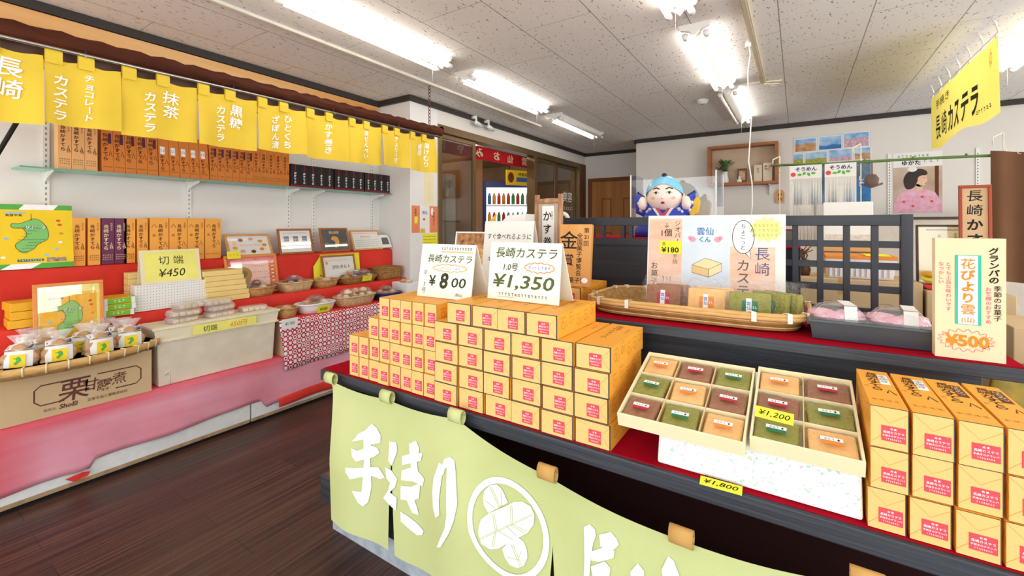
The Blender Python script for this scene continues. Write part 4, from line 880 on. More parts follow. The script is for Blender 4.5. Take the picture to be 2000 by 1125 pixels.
# notices on the white corner post
PX = GX + .002
def wall_card(name, label, y0, y1, z0, z1, m, draw, cat='notice', x=PX):
    t = thing(name, label, cat, M=frame_M((x, y0, z0), YP, ZP)); p = MB(); p.box(0, y1 - y0, 0, .0015, 0, z1 - z0, m); draw(Fr(p, (0, 0, 0), XP, ZP), y1 - y0, z1 - z0); p.build('sheet', t); return t
def d_salmon(f, w, h):
    f.rect(.0, 0, w * .3, h, mat('salmon_print', 'EE8E62', .7)); f.rect(w * .68, 0, w, h, MATS['salmon_print']); f.vtext('長崎カス', w * .84, h * .8, .035, BROWNP, 2, .02); f.vtext('お菓子', w * .14, h * .9, .03, BROWNP, 2, .02); f.rect(w * .1, h * .35, w * .22, h * .6, YEL, 3)
    f.text('雲仙', w * .49, h * .75, .035, BLUEP, 2, .02); f.ell(w * .46, h * .5, .015, .012, REDP, 2); f.ell(w * .78, h * .8, .018, .04, WHITEP, 2); f.rect(w * .32, 0, w * .5, h * .15, GOLDP, 2)
wall_card('notice', 'small orange and white cake poster on the white corner post', 3.05, 3.415, 1.225, 1.495, PAPER, d_salmon, 'poster')
wall_card('notice', 'yellow note sheet below the small orange poster', 3.2, 3.41, 1.06, 1.215, YEL, lambda f, w, h: [f.squig(.01, w - .01, h - .03 - .03 * k, .01, .002, INK, 1, k) for k in range(4)])
wall_card('notice', 'tall cream paper strip on the corner post above the small poster', 3.22, 3.36, 1.5, 1.87, CREAM, lambda f, w, h: [f.squig(w * .3, w * .7, h - .03 - .02 * k, .012, .0015, GOLDP, 1, k, n=2) for k in range(15)])
# ------------------------------------------------------------------ black stepped display counter
LZ = .692; UZ = .974; FY = 1.12
BOARD = mat('charcoal_board', '2E3036', 0.45, col2='44484F', vs=1, stretch=(2, 60, 60), bump=.12, bs=3, spec=.4)
t = thing('display_counter', 'black stained wooden stepped counter with red felt, filling the shop centre', 'counter', (0, 0, 0))
p = MB(); p.box(-1.70, .78, FY, 1.60, LZ - .048, LZ - .003, BOARD); p.build('lower_shelf', t, bev=.004)
p = MB(); p.box(-1.695, .775, FY + .012, 1.56, LZ - .003, LZ, CRIMSON); p.build('lower_felt', t)
p = MB(); p.box(-1.5, .445, 1.47, 2.03, UZ - .034, UZ - .003, BOARD); p.build('upper_shelf', t, bev=.003)
p = MB(); p.box(-1.495, .44, 1.482, 1.98, UZ - .003, UZ, CRIMSON); p.build('upper_felt', t)
p = MB(); p.box(-1.45, .385, 1.56, 1.58, LZ, UZ - .034, BOARD); p.box(-1.45, -1.43, 1.58, 2.0, LZ - .048, UZ - .034, BLACKWV); p.box(.365, .385, 1.58, 2.0, LZ - .048, UZ - .034, BLACKWV); p.box(-1.45, .385, 1.98, 2.0, .0, UZ - .034, BLACKWV); p.build('riser_panel', t)
p = MB(); p.box(-1.70, .78, FY, 1.58, .137, .24, BOARD); p.build('bench_board', t, bev=.004)
p = MB(); p.box(-1.69, .77, FY + .004, 1.56, .2401, .243, wood('worn_bench_top', '5A4038', '7A5C50', 0, 10)); p.build('bench_top', t)
p = MB(); p.box(-1.67, .75, 1.54, 1.56, .243, LZ - .048, mat('maroon_panel', '3A1416', .8)); p.box(-1.60, -1.57, 1.2, 1.54, .243, LZ - .048, DARKIN); p.build('inner_panel', t)
p = MB(); p.box(-1.67, .75, 1.16, 1.6, 0, .137, mat('scuffed_grey_plinth', '9AA4AE', .6, col2='C2C8CC', vs=18)); p.build('plinth', t)
# lattice screen along the back edge of the upper shelf
t = thing('lattice_screen', 'black wooden lattice screen standing on the back of the stepped counter', 'screen', (0, 2.02, 0)); D = .014
for x0, x1 in ((.299, .331), (-1.01, -.985)):
    p = MB(); p.box(x0, x1, -.018, .018, UZ, 1.338, BLACKWV); p.build('post', t, bev=.002)
p = MB(); p.box(-.985, .299, -D, D, 1.298, 1.337, BLACKW); p.build('top_rail', t, bev=.002)
for z in (1.232, 1.155, 1.072, .99):
    p = MB(); p.box(-.45, .299, -.009, .009, z - .012, z + .012, BLACKW); o = p.build('lattice_rail', t, bev=.001)
for x in (-.42, -.34, -.26, -.18, -.10, -.008, .071, .15, .23):
    p = MB(); p.box(x - .010, x + .010, -.012, .012, UZ, 1.298, BLACKWV); p.build('lattice_bar', t, bev=.001)
for x in (-.945, -.84, -.787, -.687, -.651, -.56):
    p = MB(); p.box(x - .008, x + .008, -D, D, 1.24, 1.298, BLACKWV); p.build('picket', t)
p = MB(); p.box(-.985, -.45, -.008, .008, UZ, 1.24, BLACKW); p.box(-.985, -.45, -.014, .01, 1.205, 1.24, BLACKW); o = p.build('solid_panel', t, bev=.002)
p = MB(); p.box(-.985, -.45, -.013, .013, 1.24, 1.243, CRIMSON); p.build('felt_strip', t)

# ------------------------------------------------------------------ cake boxes lying in stacks
ENDP = mat('box_end_paper', 'FAC97C', .55, var=.03, vs=4); SIDEP = mat('box_side_paper', 'F8AE3C', .5, var=.04, vs=5); FOLD = mat('fold_line', 'D99A48', .7); RIM = mat('box_rim_grey', '4E463E', .7); DOOD = mat('doodle_brown', 'A85E18', .8); LBL = mat('label_red', 'E2505A', .6, var=.02)
def flat_cake_box(w, d, h, lw, lh, lx, lz, rim=False, top='text'):
    t = thing('castella_box', '', 'cake box'); p = MB(); g = .0006
    p.box(-w / 2 + g, w / 2 - g, 0, d, .0003, h - g, SIDEP); f = Fr(p, (-w / 2, 0, 0), XP, ZP, .0003)
    f.rect(.001, .0006, w - .001, h - .001, ENDP, 1)
    if w > .08:
        f.stroke([(w * .97, h * .92), (w * .74, h * .52), (w * .95, h * .1)], .0012, FOLD, 2); f.stroke([(w * .02, h * .9), (w * .35, h * .8)], .0007, FOLD, 2)
        f.rect(w - .0045, .0, w - .0005, h - .001, RIM, 2); f.rect(0, h - .003, w - .001, h - .0004, RIM, 2); f.rect(0, 0, w - .001, .0014, RIM, 2); f.rect(0, 0, .0012, h, RIM, 2)
    else:
        f.stroke([(w * .02, h * .95), (w * .5, h * .62), (w * .98, h * .88)], .0008, FOLD, 2); f.stroke([(w * .02, h * .1), (w * .3, h * .3)], .0008, FOLD, 2)
        f.rect(w - .002, .0, w - .0003, h - .001, RIM, 2); f.rect(0, h - .0018, w, h - .0004, RIM, 2)
    f = Fr(p, (-w / 2, 0, h - g), XP, YP, .0003)
    if top == 'text': f.vtext('長崎かすてら', w * .4, d * .9, w * .26, DOOD, 1, 0.0); f.vtext('ながさき', w * .78, d * .8, .012, DOOD, 1)
    elif top:
        f.vtext('長崎かすてら', w * .42, d * .92, w * .42, DKB, 1, 0.02, .1, step=.9); f.stroke([(w * .66, d * .36), (w * .74, d * .45), (w * .9, d * .34)], .003, DKB)
        if top == 'white': f.rect(w * .6, d * .6, w * .9, d * .88, WHITEP, 1); f.vtext('手焼き', w * .75, d * .86, .018, GREY_INK, 2)
        else: f.rect(w * .6, d * .58, w * .9, d * .88, MATS['violet_print'] if False else BROWNP, 1); f.vtext('はちみつ', w * .75, d * .86, .015, CREAM, 2)
        f.squig(w * .1, w * .9, d * .16, .008, .001, DOOD, 1, 2); f.squig(w * .06, w * .2, d * .5, .008, .001, DOOD, 1, 3)
    for sgn in (1, -1):
        f = Fr(p, (w / 2 - g, 0, 0) if sgn > 0 else (-w / 2 + g, d, 0), YP * sgn, ZP, .0003)
        for k in range(5):
            cx = d * (.12 + .19 * k); cy = h * (.5 + .12 * math.sin(k * 2))
            f.ring(cx, cy, .009, .011, .0014, DOOD, 1, 12); f.stroke([(cx + .014, cy - .018), (cx + .024, cy + .012), (cx + .032, cy - .012)], .0014, DOOD); f.stroke([(cx - .012, cy + .02), (cx + .02, cy + .022)], .0012, DOOD)
    p.build('carton', t)
    q = MB(); q.box(lx - lw / 2, lx + lw / 2, -.0012, -.0004, lz - lh / 2, lz + lh / 2, LBL); f = Fr(q, (lx - lw / 2, -.0012, lz - lh / 2), XP, ZP, .0003)
    f.text('銘 菓', lw / 2, lh * .83, lh * .13, WHITEP, 1, .02); f.text('長崎カステラ', lw / 2, lh * .60, lh * .17, WHITEP, 1, .03, w=lw * .86); f.text('手焼きのグランパ', lw / 2, lh * .37, lh * .13, WHITEP, 1, .02, w=lw * .9); f.squig(lw * .18, lw * .82, lh * .16, lh * .1, lh * .014, WHITEP, 1, 2, 8)
    q.build('label', t); return t
R5 = random.Random(5)
def jig(x, y, z, a=.006): return Matrix.Translation((x, y + R5.uniform(0, .006), z)) @ Matrix.Rotation(R5.uniform(-a, a), 4, 'Z')
tpl = flat_cake_box(.0585, .27, .082, .034, .036, .004, .032); used_t = False
rowname = ['bottom row', 'second row', 'third row', 'top row']
for r, (n, x0) in enumerate(((8, -1.53), (8, -1.53), (6, -1.415), (5, -1.355))):
    for k in range(n):
        L_ = 'narrow orange box, %s from the left, %s of the narrow stack' % (ORD[k], rowname[r]); M = jig(x0 + .0592 * (k + .5), FY + .016 + .002 * r, LZ + .001 + .0825 * r)
        if not used_t: used_t = True; tpl.matrix_world = M; tpl['label'] = L_; tpl['group'] = 'narrow orange cake boxes stacked on the counter'
        else: dup(tpl, L_, M=M)
tpl = flat_cake_box(.1035, .287, .069, .036, .036, .006, .028, True); used_t = False
rowname = ['bottom row', 'second row', 'third row', 'fourth row', 'top row']
for r in range(5):
    n, x0 = (6, -1.055) if r < 4 else (4, -1.0)
    for k in range(n):
        L_ = 'broad orange box, %s from the left, %s of the broad stack' % (ORD[k], rowname[r]); M = jig(x0 + .1055 * (k + .5) + (.003 * ((k + r) % 3 - 1)), FY + .010, LZ + .001 + .0695 * r, .004)
        if not used_t: used_t = True; tpl.matrix_world = M; tpl['label'] = L_; tpl['group'] = 'broad orange cake boxes stacked on the counter'
        else: dup(tpl, L_, M=M)
for k, (x, yb) in enumerate(((-.902, 1.46), (-.795, 1.655))):
    dup(tpl, ('broad orange cake box on the upper shelf in front of the wooden exhibition plaque', 'broad orange cake box on the upper shelf beside the long bamboo basket')[k], M=jig(x, yb, UZ + .001), group='broad orange cake boxes on the upper shelf')
tw = flat_cake_box(.0595, .265, .082, .037, .03, .006, .03, top='white'); tb = flat_cake_box(.0595, .265, .082, .037, .03, .006, .03, top='brown'); uw = ub = False
for r in range(3):
    for k in range(4):
        L_ = 'narrow orange box, %s from the cloth block, %s at the shelf end' % (ORD[k], ('bottom row', 'middle row', 'top row')[r])
        M = jig(.152 + .0638 * k + .0025 * (r - 2) * 0 - (.004 if r == 0 else 0), FY + .012, LZ + .001 + .0825 * r, .008); src = tw if k < 2 else tb
        if src is tw and not uw: uw = True; tw.matrix_world = M; tw['label'] = L_; tw['group'] = 'narrow orange cake boxes at the shelf end'
        elif src is tb and not ub: ub = True; tb.matrix_world = M; tb['label'] = L_; tb['group'] = 'narrow orange cake boxes at the shelf end'
        else: dup(src, L_, M=M)

# ------------------------------------------------------------------ open assortment boxes on a cloth block
FLO = mat('floral_white_cloth', 'F4F4F2', .9, var=.01, bump=.12, bs=25); 
def floral():
    m = FLO; nt = m.node_tree; N = nt.nodes; L = nt.links; b = N['Principled BSDF']; src = b.inputs['Base Color'].links[0].from_socket
    for sc_, th, c in ((95, .66, 'BFE2C8'), (120, .69, 'F4C4CA'), (60, .70, 'CCE0E0')):
        tc = N.new('ShaderNodeTexCoord'); mp = N.new('ShaderNodeMapping'); mp.inputs['Location'].default_value = (sc_, th * 9, 3); L.new(tc.outputs['Object'], mp.inputs[0])
        nz = N.new('ShaderNodeTexNoise'); nz.inputs['Scale'].default_value = sc_; nz.inputs['Detail'].default_value = 2; L.new(mp.outputs[0], nz.inputs[0])
        g = N.new('ShaderNodeMath'); g.operation = 'GREATER_THAN'; g.inputs[1].default_value = th; L.new(nz.outputs[0], g.inputs[0])
        mx = N.new('ShaderNodeMix'); mx.data_type = 'RGBA'; L.new(g.outputs[0], mx.inputs[0]); L.new(src, mx.inputs[6]); mx.inputs[7].default_value = lin(c); src = mx.outputs[2]
    L.new(src, b.inputs['Base Color'])
floral()
SL = math.atan2(.09, .3); RY0 = 1.145
t = thing('display_block', 'wedge display block wrapped in white floral cloth under the open cake boxes', 'display block', (-.092, RY0, LZ + .001)); p = MB()
p.add([(-.21, 0, 0), (.205, 0, 0), (.205, .30, 0), (-.21, .30, 0), (-.205, .004, .097), (.203, .004, .097), (.203, .30, .187), (-.205, .30, .187)], [(3, 2, 1, 0), (0, 1, 5, 4), (1, 2, 6, 5), (2, 3, 7, 6), (3, 0, 4, 7), (4, 5, 6, 7)], FLO); p.build('cloth_cover', t, bev=.006)
BXC = mat('cream_box_card', 'F6E8BC', .6, var=.015); BXI = mat('cream_box_inner', 'EBCF92', .6)
def open_box(label, x0, y0, z0, w, l, nx, ny, h=.036):
    t = thing('assortment_box', label, 'cake box', M=Matrix.Translation((x0, y0, z0)) @ Matrix.Rotation(SL, 4, 'X'), group='open assortment boxes'); p = MB(); k = .005
    p.box(0, w, 0, l, 0, .003, BXC)
    for a in ((0, w, 0, k), (0, w, l - k, l), (0, k, k, l - k), (w - k, w, k, l - k)): p.box(*a, .003, h, BXC)
    p.build('tray', t, bev=.001)
    q = MB()
    for i in range(1, nx): q.box(w * i / nx - .001, w * i / nx + .001, k, l - k, .003, h - .006, BXI)
    for j in range(1, ny): q.box(k, w - k, l * j / ny - .001, l * j / ny + .001, .003, h - .006, BXC)
    q.build('divider', t); return t
CK = {'plain': (mat('cake_plain', 'F6C27A', .7, var=.08, vs=30), ORANGEP, 'FFFFFF'), 'cocoa': (mat('cake_cocoa', 'A06A4C', .7, var=.08, vs=30), mat('label_crimson', 'C02A40', .6), ''), 'matcha': (mat('cake_matcha', '95923C', .7, var=.08, vs=30), mat('label_green', '1E7A50', .6), '')}
CKT = {}; CFILM = clear('cake_film', gloss=0.05, rough=0.12, haze=0.0, bump=0.9)
def wcake(kind, w, l, h):
    m, band, _ = CK[kind]; t = thing('wrapped_cake', '', 'wrapped cake', group='individually wrapped cakes in the open boxes'); p = MB(); p.box(-w / 2, w / 2, -l / 2, l / 2, 0, h, m); p.build('cake', t, bev=.004)
    p = MB(); zt = h + .0066; f = Fr(p, (-.019, -.009, zt), XP, YP, .0004); f.rect(0, -.002, .038, .009, band, 1); f.rect(-.002, .0075, .038, .019, WHITEP, 1); f.squig(.004, .024, .013, .005, .0008, GREY_INK, 2, 4); f.ell(.03, .013, .0022, .003, INK, 2, 8); p.build('label', t)
    p = MB(); R_ = random.Random(len(kind))
    def ff(a, v):
        x = (a - .5) * w * 1.14; y = (v - .5) * l * 1.2; e = max(abs(a - .5), abs(v - .5)) * 2
        z = h + .003 + .0015 * math.sin(a * 19 + v * 7) + .001 * math.sin(v * 31) - (max(0, e - .82) / .18) * h * .55
        return (x, y, z)
    p.grid(ff, 16, 16, CFILM); p.build('wrapper', t); return t
def put_cakes(root, where, w, l, nx, ny, kinds, skip=()):
    M0 = root.matrix_world.copy()
    for j in range(ny):
        for i in range(nx):
            k = kinds[j][i]; cw, cl = w / nx, l / ny
            M = Matrix.Translation(root.location if False else root.matrix_world.translation) @ Matrix.Rotation(SL, 4, 'X') @ Matrix.Translation((cw * (i + .5) + .001 * math.sin(j * 5), l - cl * (j + .5), .0045)) @ Matrix.Rotation(.05 * math.sin(i * 3 + j * 5), 4, 'Z')
            nm = {'plain': 'golden', 'cocoa': 'brown', 'matcha': 'green'}[k]
            L_ = '%s wrapped cake in the %s row, %s from the left, %s' % (nm, ('back', 'middle', 'front')[j], ORD[i], where); key = (k, nx)
            if key not in CKT: CKT[key] = wcake(k, cw - .016, cl - .02, .022); CKT[key].matrix_world = M; CKT[key]['label'] = L_
            else: dup(CKT[key], L_, M=M)
B9 = open_box('open cream box of nine wrapped cakes beside the broad box stack', -.385, 1.090, .7895, .288, .30, 3, 3)
bpy.context.view_layer.update()
put_cakes(B9, 'nine cake box', .288, .30, 3, 3, [['plain', 'cocoa', 'matcha'], ['matcha', 'plain', 'cocoa'], ['cocoa', 'matcha', 'plain']])
B6 = open_box('open cream box of six wrapped cakes with a yellow 1,200 yen card', -.090, 1.115, .7975, .203, .285, 2, 3)
bpy.context.view_layer.update()
put_cakes(B6, 'six cake box', .203, .285, 2, 3, [['plain', 'cocoa'], ['cocoa', 'matcha'], ['matcha', 'plain']])
PC = mat('price_yellow', 'F4F03C', .7, var=.01)
def loose_card(label, a, b_, c, d, text, th=.55):
    """price card spanned by its four corners: lower left, lower right, upper right, upper left"""
    a, b_, c, d = map(Vector, (a, b_, c, d)); r = b_ - a; u = d - a; t = thing('price_card', label, 'price card', M=frame_M(a, r, u)); p = MB(); w, h = r.length, u.length; p.box(0, w, 0, .001, 0, h, PC); f = Fr(p, (0, 0, 0), XP, ZP); f.text(text, w / 2, h / 2, h * th, INK, 2, .005, .25, w=w * .82); p.build('card', t, bev=.0006)
loose_card('yellow price card reading 1,200 yen lying in the six cake box', (-.083, 1.155, .860), (-.008, 1.150, .858), (-.010, 1.162, .879), (-.085, 1.167, .881), '¥1,200')
loose_card('yellow price card reading 1,800 yen on the lower shelf edge', at(1366, 945, Y=1.114), at(1449, 968, Y=1.114), at(1451, 945, Y=1.132), at(1367, 928, Y=1.132), '¥1,800')

# ------------------------------------------------------------------ pale green shop curtain along the front of the counter
NGR = mat('pale_green_cotton', 'C8CF8C', .85, col2='D2D898', vs=3, bump=.06, bs=220, spec=.1); TAN = mat('tan_loop_lining', 'CFA05A', .8)
BRUSH = {0: [
    [(340, 308), (364, 330), (386, 368), (386, 402), (345, 412), (320, 400), (295, 385), (248, 392), (275, 360), (305, 345)],
    [(248, 433), (275, 450), (345, 428), (372, 440), (382, 458), (350, 480), (310, 490), (270, 497), (253, 470)],
    [(230, 528), (265, 540), (310, 543), (380, 543), (417, 590), (390, 597), (350, 582), (300, 582), (250, 587), (233, 550)],
    [(300, 395), (336, 400), (331, 500), (336, 560), (341, 640), (325, 722), (303, 742), (285, 720), (260, 658), (300, 670), (305, 600), (308, 500)],
    [(440, 405), (472, 408), (477, 450), (455, 525), (438, 500)],
    [(422, 540), (452, 556), (484, 600), (474, 640), (445, 670), (484, 700), (482, 765), (455, 742), (412, 704), (440, 668), (452, 620), (430, 590)]],
  1: [[(543, 420), (577, 402), (594, 440), (583, 520), (594, 585), (560, 605), (553, 500)],
    [(508, 484), (560, 470), (612, 468), (607, 500), (560, 512), (510, 524)],
    [(509, 560), (560, 545), (598, 570), (628, 600), (622, 637), (570, 612), (509, 604)],
    [(509, 640), (560, 650), (606, 628), (602, 700), (575, 712), (592, 760), (601, 792), (568, 780), (540, 712), (509, 706)],
    [(509, 778), (545, 806), (590, 842), (630, 880), (622, 897), (596, 900), (560, 872), (512, 826)],
    [(693, 600), (705, 560), (720, 513), (732, 518), (737, 560), (732, 620), (727, 700), (737, 772), (715, 792), (699, 740), (690, 660)],
    [(733, 545), (748, 495), (775, 483), (797, 498), (807, 560), (817, 640), (827, 720), (817, 800), (790, 870), (742, 945), (722, 952), (745, 910), (775, 850), (786, 780), (777, 700), (770, 600), (766, 532), (750, 532), (745, 572)],
    [(958, 700), (963, 668), (990, 643), (1022, 638), (1047, 660), (1062, 690), (1080, 727), (1030, 752), (985, 777), (963, 740)],
    [(943, 850), (953, 815), (1000, 785), (1080, 755), (1120, 733), (1162, 733), (1202, 760), (1220, 800), (1217, 850), (1190, 887), (1150, 907), (1080, 942), (1040, 964), (1000, 967), (958, 937), (943, 890)],
    [(1068, 975), (1100, 943), (1150, 923), (1172, 940), (1187, 980), (1192, 1020), (1177, 1057), (1145, 1067), (1108, 1052), (1083, 1015)]]}
BRUSH2 = [[(386, 432), (415, 418), (437, 440), (442, 470), (427, 512), (417, 580), (412, 640), (408, 760), (384, 760), (392, 600)],
    [(472, 472), (530, 458), (557, 490), (568, 516), (540, 542), (478, 527)], [(428, 562), (500, 538), (547, 555), (542, 582), (470, 602), (428, 602)],
    [(428, 642), (500, 613), (527, 640), (522, 672), (500, 760), (440, 690)], [(648, 664), (680, 626), (707, 660), (716, 760), (650, 760)], [(815, 660), (845, 592), (867, 610), (882, 650), (930, 760), (830, 760)]]
CREST_LINES = [((945, 912), (1215, 795)), ((948, 918), (1217, 801)), ((985, 645), (1045, 760)), ((994, 643), (1052, 757)), ((1048, 655), (1052, 757)), ((962, 712), (1020, 758)), ((1006, 785), (1024, 872)), ((1014, 782), (1032, 868)), ((1020, 876), (1010, 960)), ((1028, 872), (1020, 962)),
    ((1100, 748), (1106, 838)), ((1108, 745), (1115, 834)), ((1112, 840), (1190, 885)), ((1104, 846), (1180, 893)), ((1080, 850), (1142, 908)), ((1030, 868), (1120, 925)), ((1110, 945), (1160, 1060)), ((1118, 941), (1168, 1058)), ((1165, 985), (1150, 1030)), ((1085, 1010), (1150, 1030))]
t = thing('noren_curtain', 'pale green split shop curtain with white brush lettering on the counter front', 'curtain', (0, 0, 0))
TOP = [(-1.578, .672), (-1.246, .668), (-.919, .676), (-.588, .595), (-.23, .555), (.113, .60), (.46, .60)]
def topz(x):
    for i, ((a, za), (b_, zb)) in enumerate(zip(TOP, TOP[1:])):
        if a <= x <= b_: q = (x - a) / (b_ - a); return za + (zb - za) * q - .012 * math.sin(PI * q) * (1 if i > 1 else .8)
    return TOP[0][1] if x < TOP[0][0] else TOP[-1][1]
BOT = .135
def gsurf(x, z, off=0.0):
    zt = topz(x); d = max(0, zt - z); k = min(1, d / .3)
    y = FY - .022 - .022 * k + .012 * k * math.sin(x * 9.5 + .6) + .006 * k * math.sin(x * 23 + z * 3) - .01 * math.exp(-d * 30)
    return Vector((x, y - off, z))
SL_ = [(-1.222, .50), (-.575, .40), (-.222, .30), (.115, .3)]      # slits: x, height of their upper end
def gap(z, top, w): return 0 if z > top else w * (top - z) / (top - BOT)
edges_ = [TOP[0][0]] + [s_[0] for s_ in SL_] + [TOP[-1][0]]
for i in range(5):
    xa, xb = edges_[i], edges_[i + 1]
    sl_a = SL_[i - 1] if i > 0 else None; sl_b = SL_[i] if i < 4 else None
    p = MB()
    def pf(a, v):
        x_ = xa + (xb - xa) * a; z = topz(x_) + (BOT + .012 * math.sin(x_ * 6) - topz(x_)) * v
        ga = gap(z, sl_a[1], .019) if sl_a else 0; gb = gap(z, sl_b[1], .019) if sl_b else 0
        x = xa + ga + (xb - gb - xa - ga) * a
        if i == 0: x += .03 * (v ** .5) * (1 - a)
        return gsurf(x, z)
    p.grid(pf, 26, 22, NGR)
    f = Fr(p, (0, 0, 0), XP, ZP, .0035, warp=lambda x, y, l: gsurf(x, y, l))
    def brush(pts, m, l=1, ox=600, oy=720, k=2.7778):
        q = [at(ox + x / k, oy + y / k, Y=FY - .04) for x, y in pts]; vs, fs = fill2d(fatten([(w.x, w.z) for w in q], .0032), .022)
        p.add([gsurf(x, y, .0032 * l) for x, y in vs], fs, m)
    def hair(a, b_, w=3, l=2):
        (x0, y0), (x1, y1) = a, b_; d = math.hypot(x1 - x0, y1 - y0); nx, ny = -(y1 - y0) / d * w / 2, (x1 - x0) / d * w / 2
        q = [at(600 + x / 2.7778, 720 + y / 2.7778, Y=FY - .04) for x, y in ((x0 + nx, y0 + ny), (x1 + nx, y1 + ny), (x1 - nx, y1 - ny), (x0 - nx, y0 - ny))]; vs, fs = fill2d([(w_.x, w_.z) for w_ in q], .022)
        p.add([gsurf(x, y, .0032 + .0012 * (l - 1)) for x, y in vs], fs, NGR)
    for st in BRUSH.get(i, []): brush(st, WHITEP)
    if i == 1:
        cc = at(989, 1031, Y=FY - .04); cx, cy = cc.x, cc.z; R0 = (at(1060, 1031, Y=FY - .04) - at(919, 1031, Y=FY - .04)).length / 2 - .008; n = 64
        for k in range(n):
            a0, a1 = 2 * PI * k / n, 2 * PI * (k + 1) / n
            p.add([gsurf(cx + r * math.cos(a), cy + 1.02 * r * math.sin(a), .0032) for r, a in ((R0 - .009, a0), (R0 + .009, a0), (R0 + .009, a1), (R0 - .009, a1))], [(0, 1, 2, 3)], WHITEP)
        for a, b_ in CREST_LINES: hair(a, b_)
    if i == 2:
        for st in BRUSH2: brush(st, WHITEP, 1, 1000, 880)
    o = p.build('curtain_panel', t)
for k, (x, z) in enumerate(TOP):
    p = MB(); m = TAN if k in (3, 4, 5) else NGR
    p.grid(lambda a, v: (x - .027 + .054 * a, FY - .034 + .014 * math.cos(2 * PI * v) * (1) - .0, z + .012 + .022 * math.sin(2 * PI * v)), 2, 14, m)
    o = p.build('loop', t, solid=.0015)
    if m is TAN: o['label'] = 'tan lining of a folded loop'

# ------------------------------------------------------------------ signs standing on the stacks and upper shelf
OLV = mat('olive_marker', '55602E', .7); OLD = mat('dark_olive_marker', '35381E', .7)
def d_800(f, w, h):
    f.squig(w * .38, w * .95, h * .92, h * .045, .0018, GREY_INK, 2, 1); f.rect(w * .38, h * .85, w * .97, h * .865, GOLDP, 1)
    f.text('長崎カステラ', w * .55, h * .73, h * .15, OLV, 2, .01, .1, w=w * .82)
    pts = [(w * (.57 + .31 * math.cos(a) * (1 + .04 * math.sin(a * 16))), h * (.555 + .065 * math.sin(a) * (1 + .15 * math.sin(a * 16)))) for a in [2 * PI * k / 64 for k in range(64)]]
    f.stroke(pts, .003, GOLDP, 1, True); f.text('ふわっとしてます', w * .57, h * .555, h * .055, SKYP, 2, .02)
    f.text('¥', w * .27, h * .31, h * .2, OLD, 2, .02); f.text('8', w * .49, h * .32, h * .30, OLD, 2, .03, .1); f.text('00', w * .76, h * .3, h * .18, OLD, 2, .01, .1, w=w * .26)
    f.vtext('0.5号', w * .12, h * .52, h * .11, OLD, 2, .0, .1); f.text('(税込)', w * .78, h * .08, h * .07, OLD, 2)
tent_sign('price_sign', 'white tent card reading 800 yen on the narrow box stack', (-1.255, 1.245, LZ + .001 + .0825 * 4 + .001), (1, .03, 0), .262, .205, CARD, d_800, .16, .42, group='handwritten price signs')
def d_1350(f, w, h):
    f.text('長崎カステラ', w * .52, h * .82, h * .18, OLV, 2, .012, .1, w=w * .86)
    f.text('1.0号', w * .32, h * .57, h * .13, OLD, 2, .02, .15)
    pts = [(w * (.72 + .2 * math.cos(a) * (1 + .04 * math.sin(a * 14))), h * (.58 + .08 * math.sin(a) * (1 + .12 * math.sin(a * 14)))) for a in [2 * PI * k / 56 for k in range(56)]]
    f.stroke(pts, .003, ORANGEP, 1, True); f.text('カットしてます', w * .72, h * .58, h * .05, BLUEP, 2, .01, w=w * .3)
    f.text('¥1,350', w * .5, h * .31, h * .27, OLV, 2, .015, .15, w=w * .86); f.squig(w * .16, w * .86, h * .1, h * .05, .0018, GREY_INK, 2, 3); f.rect(w * .16, h * .05, w * .4, h * .056, ORANGEP, 2)
tent_sign('price_sign', 'white tent card reading 1,350 yen on the broad box stack', (-.925, 1.262, LZ + .001 + .0695 * 5 + .0015), (1, 0, 0), .283, .20, CARD, d_1350, .12, .42, group='handwritten price signs')
def d_eat(f, w, h): f.text('すぐ食べれるように', w * .52, h * .80, h * .075, INK, 2, .0, .05, w=w * .88); f.squig(w * .1, w * .9, h * .5, .02, .002, INK, 2, 4)
tent_sign('notice_card', 'tall white handwritten notice card behind the 1,350 yen sign', (-1.215, 1.60, UZ + .002), (1, .0, 0), .262, .345, PAPER, d_eat, .12, .3, cat='notice')
def d_cake(f, x0, y0, x1, y1): f.rect(x0, y0, x1, y1, mat('baked_photo', '6A3A28', .5, col2='D8A066', vs=38, detail=6)); f.ell((x0 + x1) / 2, (y0 + y1) / 2 + .02, .075, .05, mat('baked_crumb', 'C08A52', .5, col2='F0CF9A', vs=60), 2)
picture_frame('framed_picture', 'white edged photograph of baked cake behind the 800 yen sign', (-1.44, 1.66, UZ + .002), .28, .295, WHITEM, d_cake, .15, r=XP, bw=.008, group=None, glass=False)
# wooden framed upright sign with bark posts
t = thing('standing_sign', 'upright sign with bark posts and a white name panel', 'sign', (-.968, 1.80, UZ + .001), -.12); BARK = mat('bark_wood', '9A6A48', .8, col2='C8A07C', vs=18, stretch=(3, 3, .6), bump=.4, bs=30)
for x in (-.066, .066):
    p = MB(); p.tube([(x, 0, 0), (x + .003, 0, .15), (x - .002, 0, .3), (x + .001, 0, .468)], [.014, .012, .013, .012], BARK, 10); p.build('post', t)
p = MB(); p.tube([(-.07, 0, .435), (0, .001, .438), (.07, 0, .436)], .013, BARK, 10); p.tube([(-.07, 0, .06), (.07, 0, .06)], .012, BARK, 10); p.build('cross_bar', t)
p = MB(); p.box(-.055, .055, -.004, .006, .07, .425, mat('weathered_board', 'A89484', .8, col2='C8B8A8', vs=8, stretch=(9, 9, 1))); p.box(-.032, .034, -.007, -.004, .12, .415, PAPER); f = Fr(p, (-.032, -.007, .12), XP, ZP); f.vtext('かす巻', .03, .272, .05, INK, 1, .015, .05, step=1.2); f.vtext('手焼き', .056, .27, .013, GREY_INK, 1); p.build('name_panel', t)
